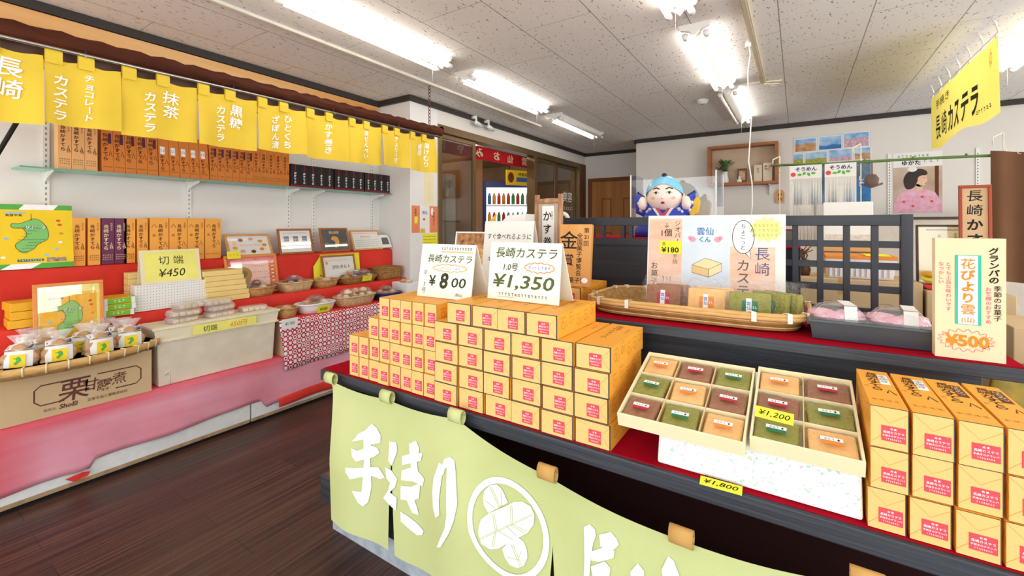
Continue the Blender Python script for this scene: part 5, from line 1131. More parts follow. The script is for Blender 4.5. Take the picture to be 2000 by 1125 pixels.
# exhibition plaque
t = thing('wooden_plaque', 'leaning wooden exhibition plaque with black carved lettering', 'plaque', M=frame_M((-.856, 1.668, UZ + .0715), (1, .12, 0), (0, .16, 1))); PLW = wood('plaque_cypress', 'D68E44', 'EAB06A', 2, 9)
p = MB(); p.box(0, .14, 0, .028, 0, .262, PLW); f = Fr(p, (0, 0, 0), XP, ZP); f.vtext('第21回', .119, .25, .024, INK, 1, .03) if False else None
f.text('第', .118, .235, .024, INK, 1, .02, em=True); f.text('21', .118, .208, .022, INK, 1, .02, em=True); f.text('回', .118, .18, .024, INK, 1, .02, em=True)
f.vtext('全国菓子博覧会', .09, .225, .026, INK, 1, .02, step=1.0); f.text('金', .042, .195, .075, INK, 1, .03); f.text('賞', .042, .11, .05, INK, 1, .03); f.text('菓子博', .085, .026, .024, INK, 1, .02); f.ell(.118, .026, .014, .011, WHITEP, 2); p.build('board', t, bev=.004)
# large hand drawn board
t = thing('drawn_signboard', 'large hand drawn cake signboard standing in the long bamboo basket', 'signboard', M=frame_M((-.522, 1.815, UZ + .022), (1, .0, 0), (0, .10, 1))); W_, H_ = .486, .345
p = MB(); p.box(0, W_, 0, .025, 0, H_, PAPER); f = Fr(p, (0, 0, 0), XP, ZP)
SAL = mat('salmon_wash', 'F2BC9E', .8, col2='F8DCC8', vs=5, stretch=(1, 1, 5)); PB = mat('pale_blue_wash', 'E4ECF4', .8, col2='D2E0EE', vs=6)
f.rect(.005, .0, .135, H_ - .012, SAL); f.rect(.138, 0, .305, H_ - .006, PB); f.rect(.308, 0, .455, H_ - .12, SAL); f.rect(.308, H_ - .12, W_ - .004, H_ - .004, PAPER)
f.vtext('ジオパーク', .118, .325, .024, DKB, 2, .0, step=1.0); f.text('↓', .075, .305, .02, INK, 2); f.text('1個', .075, .275, .03, INK, 2, .01); f.vtext('お菓子', .03, .155, .03, GREY_INK, 2, .01); f.vtext('手焼', .11, .19, .02, GREY_INK, 2); f.squig(.06, .1, .09, .02, .002, GREY_INK, 2, 2)
f.rect(.048, .19, .132, .242, PC, 3); f.text('各', .066, .23, .015, INK, 4); f.text('¥180', .09, .206, .022, INK, 4, .02, w=.068)
f.text('雲仙', .22, .282, .03, BLUEP, 2, .04); f.text('くん', .22, .25, .022, mat('teal_marker', '3A9AB4', .7), 2, .04)
for sx in (-1, 1): f.ell(.22 + sx * .045, .25, .012, .011, PINKP, 3, 12); f.ell(.22 + sx * .055, .256, .008, .008, PINKP, 3, 12)
f.poly([(.175, .15), (.235, .135), (.28, .16), (.222, .178)], mat('cake_drawing', 'F4E2B0', .8), 2); f.poly([(.175, .15), (.235, .135), (.235, .105), (.175, .12)], mat('cake_drawing_crust', 'E8C890', .8), 2); f.poly([(.235, .135), (.28, .16), (.28, .13), (.235, .105)], MATS['cake_drawing'], 2); f.stroke([(.175, .12), (.175, .15), (.222, .178), (.28, .16), (.28, .13), (.235, .105), (.175, .12)], .0016, GREY_INK, 3); f.stroke([(.175, .15), (.235, .135), (.28, .16)], .0014, GREY_INK, 3); f.stroke([(.235, .135), (.235, .105)], .0014, GREY_INK, 3); f.stroke([(.15, .06), (.18, .10), (.22, .085), (.26, .10), (.29, .06)], .0016, SKYP, 2); f.stroke([(.155, .03), (.19, .05), (.23, .04), (.28, .055)], .0016, SKYP, 2)
f.ell(.352, .262, .036, .062, WHITEP, 2); f.ring(.352, .262, .036, .062, .002, INK, 3); f.poly([(.36, .205), (.376, .21), (.378, .18)], WHITEP, 2); f.stroke([(.358, .203), (.378, .18), (.374, .212)], .002, INK, 3); f.vtext('ちょこっと', .352, .312, .02, INK, 4, .0, step=1.0)
pts = [(.425 + (.05 + .006 * math.sin(a * 12)) * math.cos(a), .29 + (.042 + .006 * math.sin(a * 12)) * math.sin(a)) for a in [2 * PI * k / 60 for k in range(60)]]
f.poly(pts, mat('lime_marker', 'EFF29A', .8), 2)
for k in range(3): f.squig(.385, .465, .305 - .018 * k, .01, .0016, mat('lime_ink', 'C8CC3A', .8), 3, k)
f.vtext('長崎', .415, .225, .05, mat('purple_marker', '5A5A84', .7), 2, .0, step=1.1); f.vtext('カステラ', .352, .178, .046, GREY_INK, 2, .01, .1, step=1.0); p.build('board', t, bev=.003)
# long bamboo basket with single cakes
t = thing('bamboo_basket', 'long woven bamboo basket of wrapped single cakes on the upper shelf', 'basket', (-.325, 1.735, UZ + .001)); SX, SY, EX = .358, .208, 5
def sup(sx, sy, z, n=72):
    P = []
    for i in range(n):
        a = 2 * PI * i / n; c, q = math.cos(a), math.sin(a); P.append((sx * math.copysign(abs(c) ** (2 / EX), c), sy * math.copysign(abs(q) ** (2 / EX), q), z))
    return P
p = MB(); p.lathe([(0, .004), (.9, .004), (.93, .02), (.955, .05), (.94, .05), (.915, .02), (.89, .008), (0, .008)], mat('basket_inner', '9A6E3A', .7, col2='C09558', vs=60, bump=.5, bs=80), 72, sx=SX, sy=SY, ex=EX); p.build('woven_base', t)
p = MB()
for k in range(6): p.tube(sup(SX * (.925 + .008 * k), SY * (.92 + .010 * k), .006 + .0062 * k), .0036, mat('split_bamboo_%d' % (k % 3), ('A8783E', 'D8B078', '8E6430')[k % 3], .55, var=.12, vs=40), 6, True)
p.build('woven_side', t)
p = MB()
P0 = sup(SX, SY, .042); 
for q, (dz, r) in enumerate(((0, .0075), (.010, .007))): p.tube([(x, y, z + dz) for x, y, z in P0], r, BAM, 8, True)
p.build('rim', t)
for i in range(2, 72, 5):
    p = MB()
    x, y, z = P0[i]; n_ = Vector((x / SX, y / SY, 0)).normalized(); tg = (Vector(P0[(i + 1) % 72]) - Vector(P0[i - 1])).normalized()
    p.add([Vector((x, y, z)) + n_ * .0095 + tg * a + ZP * b_ for a, b_ in ((-.007, -.01), (.007, -.01), (.007, .019), (-.007, .019))] + [Vector((x, y, z)) - n_ * .0095 + tg * a + ZP * b_ for a, b_ in ((-.007, -.01), (.007, -.01), (.007, .019), (-.007, .019))], [(0, 1, 2, 3), (7, 6, 5, 4), (3, 2, 6, 7)], mat('white_tie', 'F2ECDE', .6)); p.build('tie', t)
def slab(kind, w=.122, h=.096, d=.022):
    m, band, _ = CK[kind]; t = thing('wrapped_cake', '', 'wrapped cake', group='single wrapped cakes in the bamboo basket'); p = MB(); p.box(-w / 2, w / 2, 0, d, .004, h, m); p.build('cake', t, bev=.005)
    p = MB(); f = Fr(p, (-.022, -.0012, .012), XP, ZP, .0004); f.rect(0, 0, .046, .056, band, 1); f.rect(.012, -.004, .028, .064, WHITEP, 2); f.vtext('雲仙', .02, .054, .014, BLUEP, 3, .02); f.squig(.03, .044, .035, .008, .001, WHITEP, 2, 1, 2); p.build('label', t)
    p = MB()
    def ff(a, v):
        x = (a - .5) * (w + .03); z = -.002 + (h + .038) * v; e = max(0, v - .72) / .28; bulge = math.sin(PI * min(1, a)) ** .4
        return (x + .004 * math.sin(v * 15), -.003 - .003 * bulge + e * (.014 + .006 * math.sin(a * 17)) + .0015 * math.sin(a * 23 + v * 9), z)
    p.grid(ff, 18, 16, CFILM); p.grid(lambda a, v: (ff(a, v)[0], d + .004 - (max(0, v - .72) / .28) * .008, ff(a, v)[2]), 8, 8, CFILM); p.build('wrapper', t); return t
sl = {k: slab(k) for k in CK}; done = set()
for kind, x, y, rz, lean, lb in (('cocoa', -.418, 1.66, .08, -.3, 'brown wrapped cake with a red label in the bamboo basket'), ('cocoa', -.395, 1.70, .05, -.25, 'brown wrapped cake behind the one with the red label in the bamboo basket'), ('plain', -.268, 1.64, 0, -.3, 'golden wrapped cake at the centre of the bamboo basket'), ('plain', -.25, 1.69, .05, -.25, 'golden wrapped cake leaning behind the central one in the bamboo basket'),
                              ('matcha', -.132, 1.615, .0, -.22, 'green wrapped cake with a green label in the bamboo basket'), ('matcha', -.085, 1.66, -.55, -.12, 'green wrapped cake turned edge on, first behind the green labelled one'), ('matcha', -.052, 1.675, -.6, -.1, 'green wrapped cake turned edge on, farther towards the basket end')):
    M = Matrix.Translation((x, y, UZ + .012)) @ Matrix.Rotation(rz, 4, 'Z') @ Matrix.Rotation(lean, 4, 'X')
    if kind not in done: done.add(kind); sl[kind].matrix_world = M; sl[kind]['label'] = lb
    else: dup(sl[kind], lb, M=M)
# dark tray with packs of pink sweets
TRY = mat('dark_grey_plastic', '3E464C', .25, var=.02, spec=.6)
t = thing('shallow_tray', 'dark grey plastic tray holding packs of pink sweets', 'tray', (.163, 1.635, UZ + .001)); p = MB(); p.frustum(.128, .10, .134, .106, 0, .052, TRY, open_top=True, thick=.004); p.build('tray', t, bev=.002)
p = MB(); p.frustum(.137, .109, .137, .109, .05, .055, TRY, open_top=True, thick=.006); p.build('rim', t)
PK = mat('pink_mochi', 'EEA4BA', .8, col2='F8D2DA', vs=20)
def mochi_pack():
    t = thing('sweet_pack', '', 'sweet pack', group='packs of pink sweets in the dark tray'); p = MB()
    for k in range(6): p.lathe([(0, -.02), (.03, -.018), (.038, 0), (.03, .02), (0, .026)], PK, 14, Matrix.Translation((-.036 + .036 * (k % 3), -.025 + .05 * (k // 3), .03 + .012 * (k % 2))))
    p.build('sweets', t); p = MB()
    p.lathe([(1.0, .004), (1.02, .03), (.93, .062), (.7, .08), (.3, .088), (0, .089)], clear('dome_film', gloss=.1, rough=.1, haze=.08, bump=.8) if 'dome_film' not in MATS else MATS['dome_film'], 28, sx=.066, sy=.075, ex=3.4); p.build('clear_lid', t)
    p = MB(); p.grid(lambda a, v: (.008 + .03 * a, -.078 + .03 * v if v < 1 else -.05, .012 + .075 * v), 2, 6, PAPER); p.grid(lambda a, v: (.008 + .03 * a, -.053 + .1 * v, .0895), 2, 4, PAPER); p.build('paper_band', t)
    p = MB(); f = Fr(p, (-.05, -.02, .092), XP, YP, .0004); f.rect(.01, .02, .04, .032, GREY_INK); p.build('stamp', t); return t
mp_ = mochi_pack(); mp_.matrix_world = Matrix.Translation((.098, 1.63, UZ + .006)) @ Matrix.Rotation(.12, 4, 'Z'); mp_['label'] = 'domed clear pack of pink sweets in the dark tray, next to the bamboo basket'
dup(mp_, 'domed clear pack of pink sweets in the dark tray, beside the 500 yen board', M=Matrix.Translation((.236, 1.63, UZ + .006)) @ Matrix.Rotation(-.06, 4, 'Z'))
# tall sign board on the end of the upper shelf
t = thing('standing_board', 'cream board reading 500 yen standing at the end of the upper shelf', 'signboard', M=frame_M((.287, 1.492, UZ + .001), (1, .0, 0), (0, .0, 1))); W_, H_ = .122, .293; CRB = mat('cream_board', 'F2DDB4', .75, var=.02)
p = MB(); p.box(0, W_, 0, .03, 0, H_, CRB); f = Fr(p, (0, 0, 0), XP, ZP)
TEAL = mat('teal_crayon', '3EC0A0', .8); OC = mat('orange_crayon', 'E8922E', .8); PKC = mat('pink_crayon', 'E86A80', .8)
f.rect(.038, .085, .078, .252, PAPER); f.stroke([(.038, .085), (.078, .085), (.078, .252), (.038, .252)], .0055, TEAL, 2, True); f.vtext('花びより雲', .058, .245, .027, OC, 3, .03, step=1.02); f.text('(山)', .058, .096, .016, OC, 3, .03)
f.vtext('グランパの', .102, .272, .018, INK, 2, .03, .1, step=.95); f.vtext('季節のお菓子', .108, .182, .014, INK, 2, .01, step=1.0)
f.vtext('お客様のおすすめ', .093, .178, .0105, PKC, 2, .01); f.vtext('とても上品な味わいです', .024, .235, .0105, PKC, 2, .01); f.vtext('なつかしい', .011, .235, .0105, PKC, 2, .01)
f.text('¥500', .056, .045, .03, OC, 2, .04, w=.078)
pts = [(.054 + (.046 + .004 * math.sin(a * 18)) * math.cos(a), .046 + (.024 + .004 * math.sin(a * 18)) * math.sin(a)) for a in [2 * PI * k / 90 for k in range(90)]]
f.stroke(pts, .0012, PKC, 2, True); p.build('board', t, bev=.002)
# ------------------------------------------------------------------ things behind the screen
CAB = wood('black_cabinet_wood', '24252A', '34373E', 0, 12, .45, .3)
t = thing('black_cabinet', 'low black cabinet with a red felt top behind the screen, doll on it', 'cabinet', (-.62, 2.34, 0)); p = MB(); p.box(-.5, .63, -.24, .24, 0, 1.205, CAB); p.build('body', t, bev=.003)
p = MB(); p.box(-.5, .63, -.24, .24, 1.205, 1.21, CRIMSON); p.box(-.5, .37, -.24, .24, 1.21, 1.24, CRIMSON); p.build('felt_top', t)

# porcelain good luck doll, kneeling in a blue formal robe
PORC = mat('porcelain_skin', 'F8E2D2', .25, var=.01, spec=.5); HAIRB = mat('pale_blue_glaze', '7CC4E0', .25, var=.04, spec=.5); ROBE = mat('cobalt_glaze', '2C48B8', .3, var=.08, spec=.5); YGL = mat('yellow_glaze', 'F2C22A', .3); BGL = mat('black_glaze', '20202A', .25); RGL = mat('red_glaze', 'C82840', .3); CHEEK = mat('blush_glaze', 'F2B8A8', .3)
t = thing('porcelain_doll', 'porcelain good luck doll with pale blue hair and a cobalt robe behind the signboard', 'doll', (-.575, 2.33, 1.241), .12)
p = MB(); p.lathe([(0, 0), (.15, 0), (.155, .03), (.13, .08), (.10, .115), (.07, .14), (.045, .16), (0, .165)], ROBE, 28, sx=1, sy=.75); p.build('robe_body', t)
for s_ in (-1, 1):
    p = MB()
    def wing(a, v, s_=s_):
        x = .03 + .115 * a; z = .150 + .050 * a + .03 * v * a - .075 * (1 - v) ; y = -.02 + .05 * a - .02 * math.sin(PI * v)
        return (s_ * x, y, z)
    p.grid(wing, 10, 8, ROBE)
    for k in range(7):
        q = wing(.25 + .1 * k, .25 + .5 * ((k * 3) % 5) / 5); p.lathe([(0, 0), (.004, .0005)], WHITEP, 8, Matrix.Translation(Vector(q) + Vector((0, -.009, 0))) @ Matrix.Rotation(PI / 2, 4, 'X'))
    p.grid(lambda a, v: Vector(wing(a, 1)) + Vector((0, .012 * v, .002)), 10, 1, BGL); o = p.build('shoulder_wing', t, solid=.014)
p = MB(); p.prism([(0, -.055), (.035, -.03), (.045, .03), (.03, .055), (.005, .03), (-.01, -.03)], (.125, .0, .15), XP, ZP, .05, YGL); p.build('yellow_lining', t, bev=.006)
p = MB(); p.prism([(-.035, .03), (0, -.02), (.035, .03), (.022, .03), (0, 0), (-.022, .03)], (0, -.082, .115), XP, ZP, .012, RGL); p.prism([(-.05, .035), (0, -.04), (.05, .035), (.035, .035), (0, -.02), (-.035, .035)], (0, -.078, .11), XP, ZP, .01, PAPER); p.build('collar', t)
def headf(th, ph):
    """th around, ph up from -pi/2; -y is the face"""
    c, s_ = math.cos(ph), math.sin(ph); x = .086 * c * math.cos(th); y = .08 * c * math.sin(th); z = .094 * s_
    if z < 0: k = 1 + .12 * min(1, -z / .06) * (1 if abs(math.sin(th)) < .9 else .6); x *= k * (1 - .25 * max(0, -z / .094) ** 2)
    return Vector((x, y - .008, z + .213))
p = MB(); p.grid(lambda a, v: headf(2 * PI * a, -PI / 2 + PI * v), 36, 24, PORC)
def face_pt(x, z, off=.0):      # point on the face for a front view offset (x, z) from the head centre
    zz = max(-.99, min(.99, z / .094)); ph = math.asin(zz); c = max(.05, math.cos(ph)); k = 1 + .12 * min(1, max(0, -z) / .06)
    xr = max(-.98, min(.98, x / (.086 * c * k))); y = -.08 * c * math.sqrt(max(0.02, 1 - xr * xr)); return Vector((x, y - .008 - off, z + .213))
f = Fr(p, (0, 0, 0), XP, ZP, .0012, warp=lambda x, y, l: face_pt(x, y, l))
def arc(pts, n=8):
    out = []
    for (a, b_), (c, d) in zip(pts, pts[1:]): out += [(a + (c - a) * k / n, b_ + (d - b_) * k / n) for k in range(n)]
    return out + [pts[-1]]
for s_ in (-1, 1):
    f.stroke(arc([(s_ * .014, .026), (s_ * .030, .034), (s_ * .048, .028)]), .0055, BGL, 1)
    f.ell(s_ * .032, .008, .0125, .006, PAPER, 1, 14); f.ell(s_ * .032, .008, .0058, .0058, BGL, 2, 12); f.stroke(arc([(s_ * .018, .009), (s_ * .032, .0155), (s_ * .046, .008)]), .002, BGL, 3)
    f.ell(s_ * .05, -.018, .011, .008, CHEEK, 1, 12)
f.ell(0, -.042, .010, .0048, RGL, 2, 12); f.ell(0, -.038, .007, .003, RGL, 2, 10)
p.lathe([(.0, .012), (.004, .008), (.0075, 0), (.006, -.004), (0, -.006)], PORC, 10, Matrix.Translation((0, -.088, .196)))
HD = p.build('head', t)
for s_ in (-1, 1):
    p = MB(); p.grid(lambda a, v: (s_ * (.085 + .016 * math.cos(2 * PI * a) * math.sin(PI * v)), -.005 + .012 * math.sin(2 * PI * a) * math.sin(PI * v), .150 + .085 * v - .012 * math.cos(2 * PI * a) * 0), 14, 10, PORC)
    p.lathe([(0, -.032), (.016, -.026), (.023, -.008), (.02, .018), (.012, .034), (0, .04)], PORC, 16, Matrix.Translation((s_ * .106, -.03, .168))); p.build('ear', HD)
p = MB()
def hairf(a, v):
    th = 2 * PI * a; front = -math.sin(th); lo = .34 + .22 * max(0, front) ** .6 - .55 * max(0, abs(math.cos(th)) - .25) * (1 if front > -.2 else .4) - (.3 if front < -.2 else 0)
    ph = lo + (PI / 2 - lo) * v; q = headf(th, ph); c = Vector((0, -.008, .213)); return c + (q - c) * 1.075
p.grid(hairf, 36, 12, HAIRB); p.build('hair', HD)
p = MB(); p.grid(lambda a, v: (lambda q, c: c + (q - c) * 1.03)(headf(PI * (.0 + a * 1.0), -.18 + .7 * v), Vector((0, -.008, .213))), 20, 6, BGL)
for s_ in (0, 1):
    p.grid(lambda a, v, s_=s_: (lambda q, c: c + (q - c) * 1.022)(headf((-.05 - .16 * a) if s_ else (PI + .05 + .16 * a), -.1 + .4 * v), Vector((0, -.008, .213))), 4, 6, BGL)
o = p.build('sideburns', HD); o['label'] = 'black glazed back hair'
p = MB(); p.tube([(0, .02, .306), (0, -.005, .316), (0, -.03, .314), (0, -.042, .306)], [.008, .013, .012, .005], BGL, 10); p.build('topknot', HD)

EDGE = mat('acrylic_edge', 'E6E2D6', .3)
t = thing('acrylic_guard', 'clear acrylic guard panels standing around the porcelain doll', 'acrylic guard', (-.55, 2.5, 1.241)); p = MB(); p.box(-.19, .22, .03, .034, 0, .32, GLASS); p.box(-.195, -.191, -.20, .034, 0, .33, GLASS); p.box(.22, .224, -.20, .034, 0, .32, GLASS); p.build('panel', t)
p = MB(); 
for x, y in ((-.193, -.2), (-.193, .034), (.222, -.2), (.222, .034)): p.box(x - .003, x + .003, y - .003, y + .003, 0, .325, EDGE)
p.build('polished_edge', t)
t = thing('cane_handle', 'white curved cane handle hooked over the end of the black screen', 'cane', (-1.035, 2.045, 0)); p = MB(); p.tube([(-.025, 0, .2)] + [(-.025, 0, 1.25)] + [(.012 - .037 * math.cos(a), 0, 1.325 + .037 * math.sin(a)) for a in [PI * k / 8 for k in range(9)]] + [(.049, 0, 1.31)], .011, mat('ivory_plastic', 'EFE6D4', .4), 10); p.build('handle', t)
t = thing('receipt_printer', 'white receipt printer body showing above the handwritten notice card', 'printer', (-1.19, 1.87, UZ + .001)); p = MB(); p.box(-.11, .09, -.07, .07, 0, .31, WHITEM); p.add([(-.08, -.07, .31), (.09, -.07, .31), (.09, .07, .31), (-.08, .07, .31), (-.02, -.05, .375), (.085, -.05, .38), (.085, .06, .38), (-.02, .06, .375)], [(0, 1, 5, 4), (1, 2, 6, 5), (2, 3, 7, 6), (3, 0, 4, 7), (4, 5, 6, 7)], PAPER); p.build('body', t, bev=.004)
p = MB(); p.box(-.01, .08, -.073, -.07, .285, .325, INK); p.build('slot', t)
t = thing('small_card_holder', 'small black card holder beside the white receipt printer', 'card holder', (-1.335, 1.86, UZ + .001)); p = MB(); p.box(-.03, .03, -.03, .03, 0, .34, INK); f = Fr(p, (-.03, -.03, .0), XP, ZP); f.rect(.008, .3, .05, .33, PAPER); f.squig(.012, .046, .31, .012, .0015, BLUEP, 2, 3); p.add([(-.025, 0, .34), (.02, 0, .34), (.028, .01, .39)], [(0, 1, 2)], GOLDP); p.build('holder', t)

# cartons, crates and boxes on the packing bench
def carton(label, x0, x1, y0, y1, z0, z1, tape=True, m=KRAFT):
    t = thing('cardboard_carton', label, 'carton', ((x0 + x1) / 2, (y0 + y1) / 2, z0), 0, 'cardboard cartons behind the screen'); w, d = (x1 - x0) / 2, (y1 - y0) / 2; p = MB(); p.box(-w, w, -d, d, 0, z1 - z0, m); p.build('carton', t, bev=.003)
    p = MB(); p.box(-.025, .025, -d - .0006, d + .0006, z1 - z0 - .08, z1 - z0 + .0006, mat('packing_tape', 'C49A62', .35)); p.build('packing_tape', t)
bench = thing('packing_bench', 'long pale packing bench behind the counter, cartons on it', 'table', (.6, 3.2, 0)); p = MB(); p.box(-1.1, 1.3, -.42, .2, .62, .66, wood('bench_ply', 'C8A878', 'D8BC90', 0, 8)); p.build('bench_top', bench, bev=.003)
for x in (-1.05, 1.25):
    for y in (-.38, .16): p = MB(); p.box(x - .02, x + .02, y - .02, y + .02, 0, .62, STEEL); p.build('leg', bench)
carton('wide cardboard carton seen through the lattice below the white crate', -.10, .50, 2.82, 3.15, .661, 1.022)
carton('cardboard carton beside the end post of the lattice screen', .51, .80, 2.80, 3.08, .661, .99)
carton('cardboard carton standing low beyond the end of the upper shelf', .62, .95, 2.2, 2.5, 0, .95)
carton('small cardboard carton below the end of the upper shelf', .63, .93, 1.72, 2.02, 0, .80)
t = thing('printed_bag', 'green and amber patterned bag behind the end of the lower shelf', 'bag', (.50, 1.72, .0), .2); p = MB(); p.grid(lambda a, v: (.11 * math.cos(2 * PI * a) * (1 - .5 * v ** 3), .05 * math.sin(2 * PI * a) * (1 - .8 * v ** 2), .93 * v), 16, 10, mat('leaf_print_bag', '5A7A34', .5, col2='D8A030', vs=16, detail=5)); p.build('bag', t)
t = thing('white_crate', 'white plastic crate with an orange lid on the wide carton', 'crate', (.27, 2.98, 1.024)); p = MB(); p.frustum(.13, .1, .145, .11, 0, .10, mat('white_crate_plastic', 'EAE4E4', .5), open_top=True, thick=.005)
for k in range(12): p.box(-.128 + k * .022, -.118 + k * .022, -.116, -.108, .012, .06, MATS['white_crate_plastic'])
p.build('crate', t); p = MB(); p.box(-.148, .148, -.113, .113, .10, .118, ORANGEP); p.box(.02, .12, -.116, .05, .118, .124, YEL); p.build('lid', t, bev=.003)
t = thing('dried_twigs', 'bundle of dried brown twigs in a vase behind the lattice', 'vase', (.03, 2.94, 1.024)); p = MB(); p.lathe([(0, 0), (.025, 0), (.032, .03), (.02, .07), (.024, .085)], mat('brown_vase', '5A3A28', .4), 16); p.build('vase', t); p = MB(); R_ = random.Random(9)
for k in range(12): p.tube([(0, 0, .07), (R_.uniform(-.02, .02), R_.uniform(-.02, .02), .11), (R_.uniform(-.05, .05), R_.uniform(-.04, .04), R_.uniform(.14, .19))], .003, mat('twig', '7A5234', .8), 5)
p.build('twigs', t)
t = thing('blank_signboard', 'white blank panel leaning above the white crate behind the screen', 'panel', M=frame_M((.13, 3.24, 1.17), (1, 0, 0), (0, .1, 1))); p = MB(); p.box(0, .235, 0, .02, 0, .27, PAPER); f = Fr(p, (0, 0, 0), XP, ZP); f.rect(.01, .03, .225, .075, mat('lace_print', 'C8C0B0', .8, col2='F0EAE0', vs=60)); p.build('panel', t, bev=.004); p = MB(); p.box(-.01, .245, -.12, .06, -.03, -.001, wood('shelf_pine', 'D8A868', 'E6BE84', 0, 10)); p.box(-.005, .01, -.06, .06, -.508, -.03, MATS['shelf_pine']); p.box(.225, .24, -.06, .06, -.508, -.03, MATS['shelf_pine']); p.build('pine_stand', t)
t = thing('grey_picture', 'small red edged grey picture behind the signboard edge', 'picture', M=frame_M((-.115, 2.44, 1.212), (1, 0, 0), (0, .1, 1))); p = MB(); p.box(0, .115, 0, .012, 0, .07, REDL); f = Fr(p, (0, 0, 0), XP, ZP); f.rect(.006, .004, .108, .062, GREY_INK); p.build('picture', t)
picture_frame('framed_certificate', 'framed certificate with columns of brush writing beside the lattice end post', (.515, 3.05, .993), .27, .31, wood('dark_frame', '3A2A1E', '5A4430', 0, 14), lambda f, x0, y0, x1, y1: [f.rect(x0, y0, x1, y1, CREAM), f.vtext('賞状', x0 + .19, y1 - .03, .022, INK, 2), f.vtext('長崎カステラ', x0 + .08, y1 - .04, .016, INK, 2), f.vtext('全国菓子博覧会', x0 + .14, y1 - .03, .015, INK, 2), f.rect(x0 + .03, y1 - .018, x1 - .02, y1 - .014, GREY_INK, 2)], .06, r=XP, bw=.01, cat='certificate')
for k, (m, z, lb) in enumerate(((REDP, .991, 'red packet, lowest of the pile beside the lattice end post'), (YEL, 1.026, 'yellow packet lying on the red packet beside the lattice end post'), (mat('amber_packet', 'F0B020', .6), 1.05, 'amber packet on top of the pile beside the lattice end post'))):
    t = thing('packet', lb, 'packet', (.62, 2.9, z), .05 * k); p = MB(); p.lathe([(.9, 0), (1, .012), (.9, .022), (0, .024)], m, 20, sx=.11, sy=.06, ex=6); p.build('packet', t)
for k, (x, lb) in enumerate(((-.325, 'glass jar of red sweets behind the signboard, nearer the doll'), (-.245, 'glass jar of red sweets behind the signboard, nearer the hanging cord'))):
    t = thing('sweet_jar', lb, 'jar', (x, 2.44, 1.241), 0, 'glass jars of red sweets'); p = MB(); p.lathe([(.0, .002), (.034, .002), (.037, .012), (.037, .058), (.03, .068)], GLASS, 20); p.build('glass_body', t)
    p = MB(); p.lathe([(0, .004), (.032, .004), (.034, .02), (.03, .034), (.012, .042), (0, .042)], mat('red_candy', 'C8452A', .4, var=.3, vs=60, bump=.6, bs=60), 16); p.build('sweets', t); p = MB(); p.lathe([(.03, .068), (.031, .074), (.02, .082), (0, .086)], FILMW, 16); p.build('lid', t)
t = thing('cardboard_strip', 'brown paper wrapped pack leaning behind the jars', 'pack', (-.13, 2.44, 1.241) if False else (-.29, 2.54, 1.241)); p = MB(); p.box(-.02, .10, -.008, .008, 0, .05, KRAFT); p.build('pack', t)

# green pole with curtains on white stands
BAMG = mat('green_bamboo', '5A7A3A', .5, var=.15, vs=12)
t = thing('curtain_pole', 'green bamboo pole strung across the packing area', 'pole', (0, 3.4, 0)); p = MB(); p.tube([(-.15, 0, 1.70), (.2, 0, 1.685), (.6, 0, 1.684), (1.5, 0, 1.66)], .008, BAMG, 8)
for k in range(8): p.lathe([(.0095, -.004), (.0105, 0), (.0095, .004)], BAMG, 8, Matrix.Translation((-.1 + .22 * k, 0, 1.695 - .016 * k / 8)) @ Matrix.Rotation(PI / 2, 4, 'Y'))
p.build('pole', t)
for x, top, lb in ((-.10, 1.76, 'thin white upright holding the green pole near the wooden wall shelf'), (.325, 1.80, 'thin white upright holding the green pole between the poster and the kimono picture'), (.93, 1.80, 'thin white upright holding the green pole at the brown curtain')):
    t = thing('pole_stand', lb, 'stand', (x, 3.43, 0), 0, 'white uprights under the green pole'); p = MB(); p.cyl((0, 0, 0), (0, 0, top), .0035, EDGE, 8); p.tube([(0, 0, top), (-.04, 0, top - .02), (-.04, 0, top - .06)], .004, EDGE, 6); p.tube([(0, 0, top - .1), (0, -.03, top - .11), (0, -.035, top - .095)], .004, EDGE, 6); p.build('upright', t); p = MB(); p.lathe([(0, 0), (.06, 0), (.06, .006), (.01, .01)], WHITEM, 16); p.build('foot', t)
STR = mat('white_string', 'E8E2D8', .9, var=.03)
for k, (x0, x1, lb) in enumerate(((-.045, .128, 'white string curtain with brush lettering, closer to the wooden wall shelf'), (.142, .30, 'white string curtain with brush lettering in front of the photo poster'))):
    t = thing('string_curtain', lb, 'string curtain', (0, 3.388, 0), 0, 'white string curtains on the green pole'); W_ = x1 - x0; z0, z1 = 1.60, 1.685
    p = MB(); p.box(x0, x1, -.001, .001, z0, z1, STR); f = Fr(p, (x0, -.001, z0), XP, ZP); f.text('そうめん', W_ * .52, .06, .026, mat('indigo_print', '2A3A8A', .7), 2, .03); f.ell(W_ * .12, .028, .014, .014, REDP, 2, 14)
    for j in range(4): f.ell(W_ * (.32 + .14 * j), .026 + .006 * (j % 2), .012, .008, GREENP, 2, 10, j)
    p.build('header', t)
    p = MB(); n = 44
    for j in range(n):
        x = x0 + W_ * (j + .5) / n; p.tube([(x, .001, z0 + .002), (x + .0015 * math.sin(j * 3), .001, 1.45), (x + .003 * math.sin(j * 5), .002, 1.2)], .0022, STR, 4)
    o = p.build('strings', t); o['kind'] = 'stuff'
BRC = mat('brown_curtain_cloth', '6E4E38', .9, var=.06, bump=.1, bs=120, spec=.1)
t = thing('brown_curtain', 'long brown curtain hanging from the green pole at the picture edge', 'curtain', (0, 3.385, 0)); p = MB(); p.grid(lambda a, v: (.868 + (.62 + .05 * v) * a + .03 * v * math.sin(a * 3), -.03 * math.sin(a * 26 + .5) * (.4 + .6 * v) - .012 * math.sin(a * 9), 1.70 - .69 * v - .03 * math.sin(PI * a)), 60, 16, BRC); p.build('cloth', t)
p = MB()
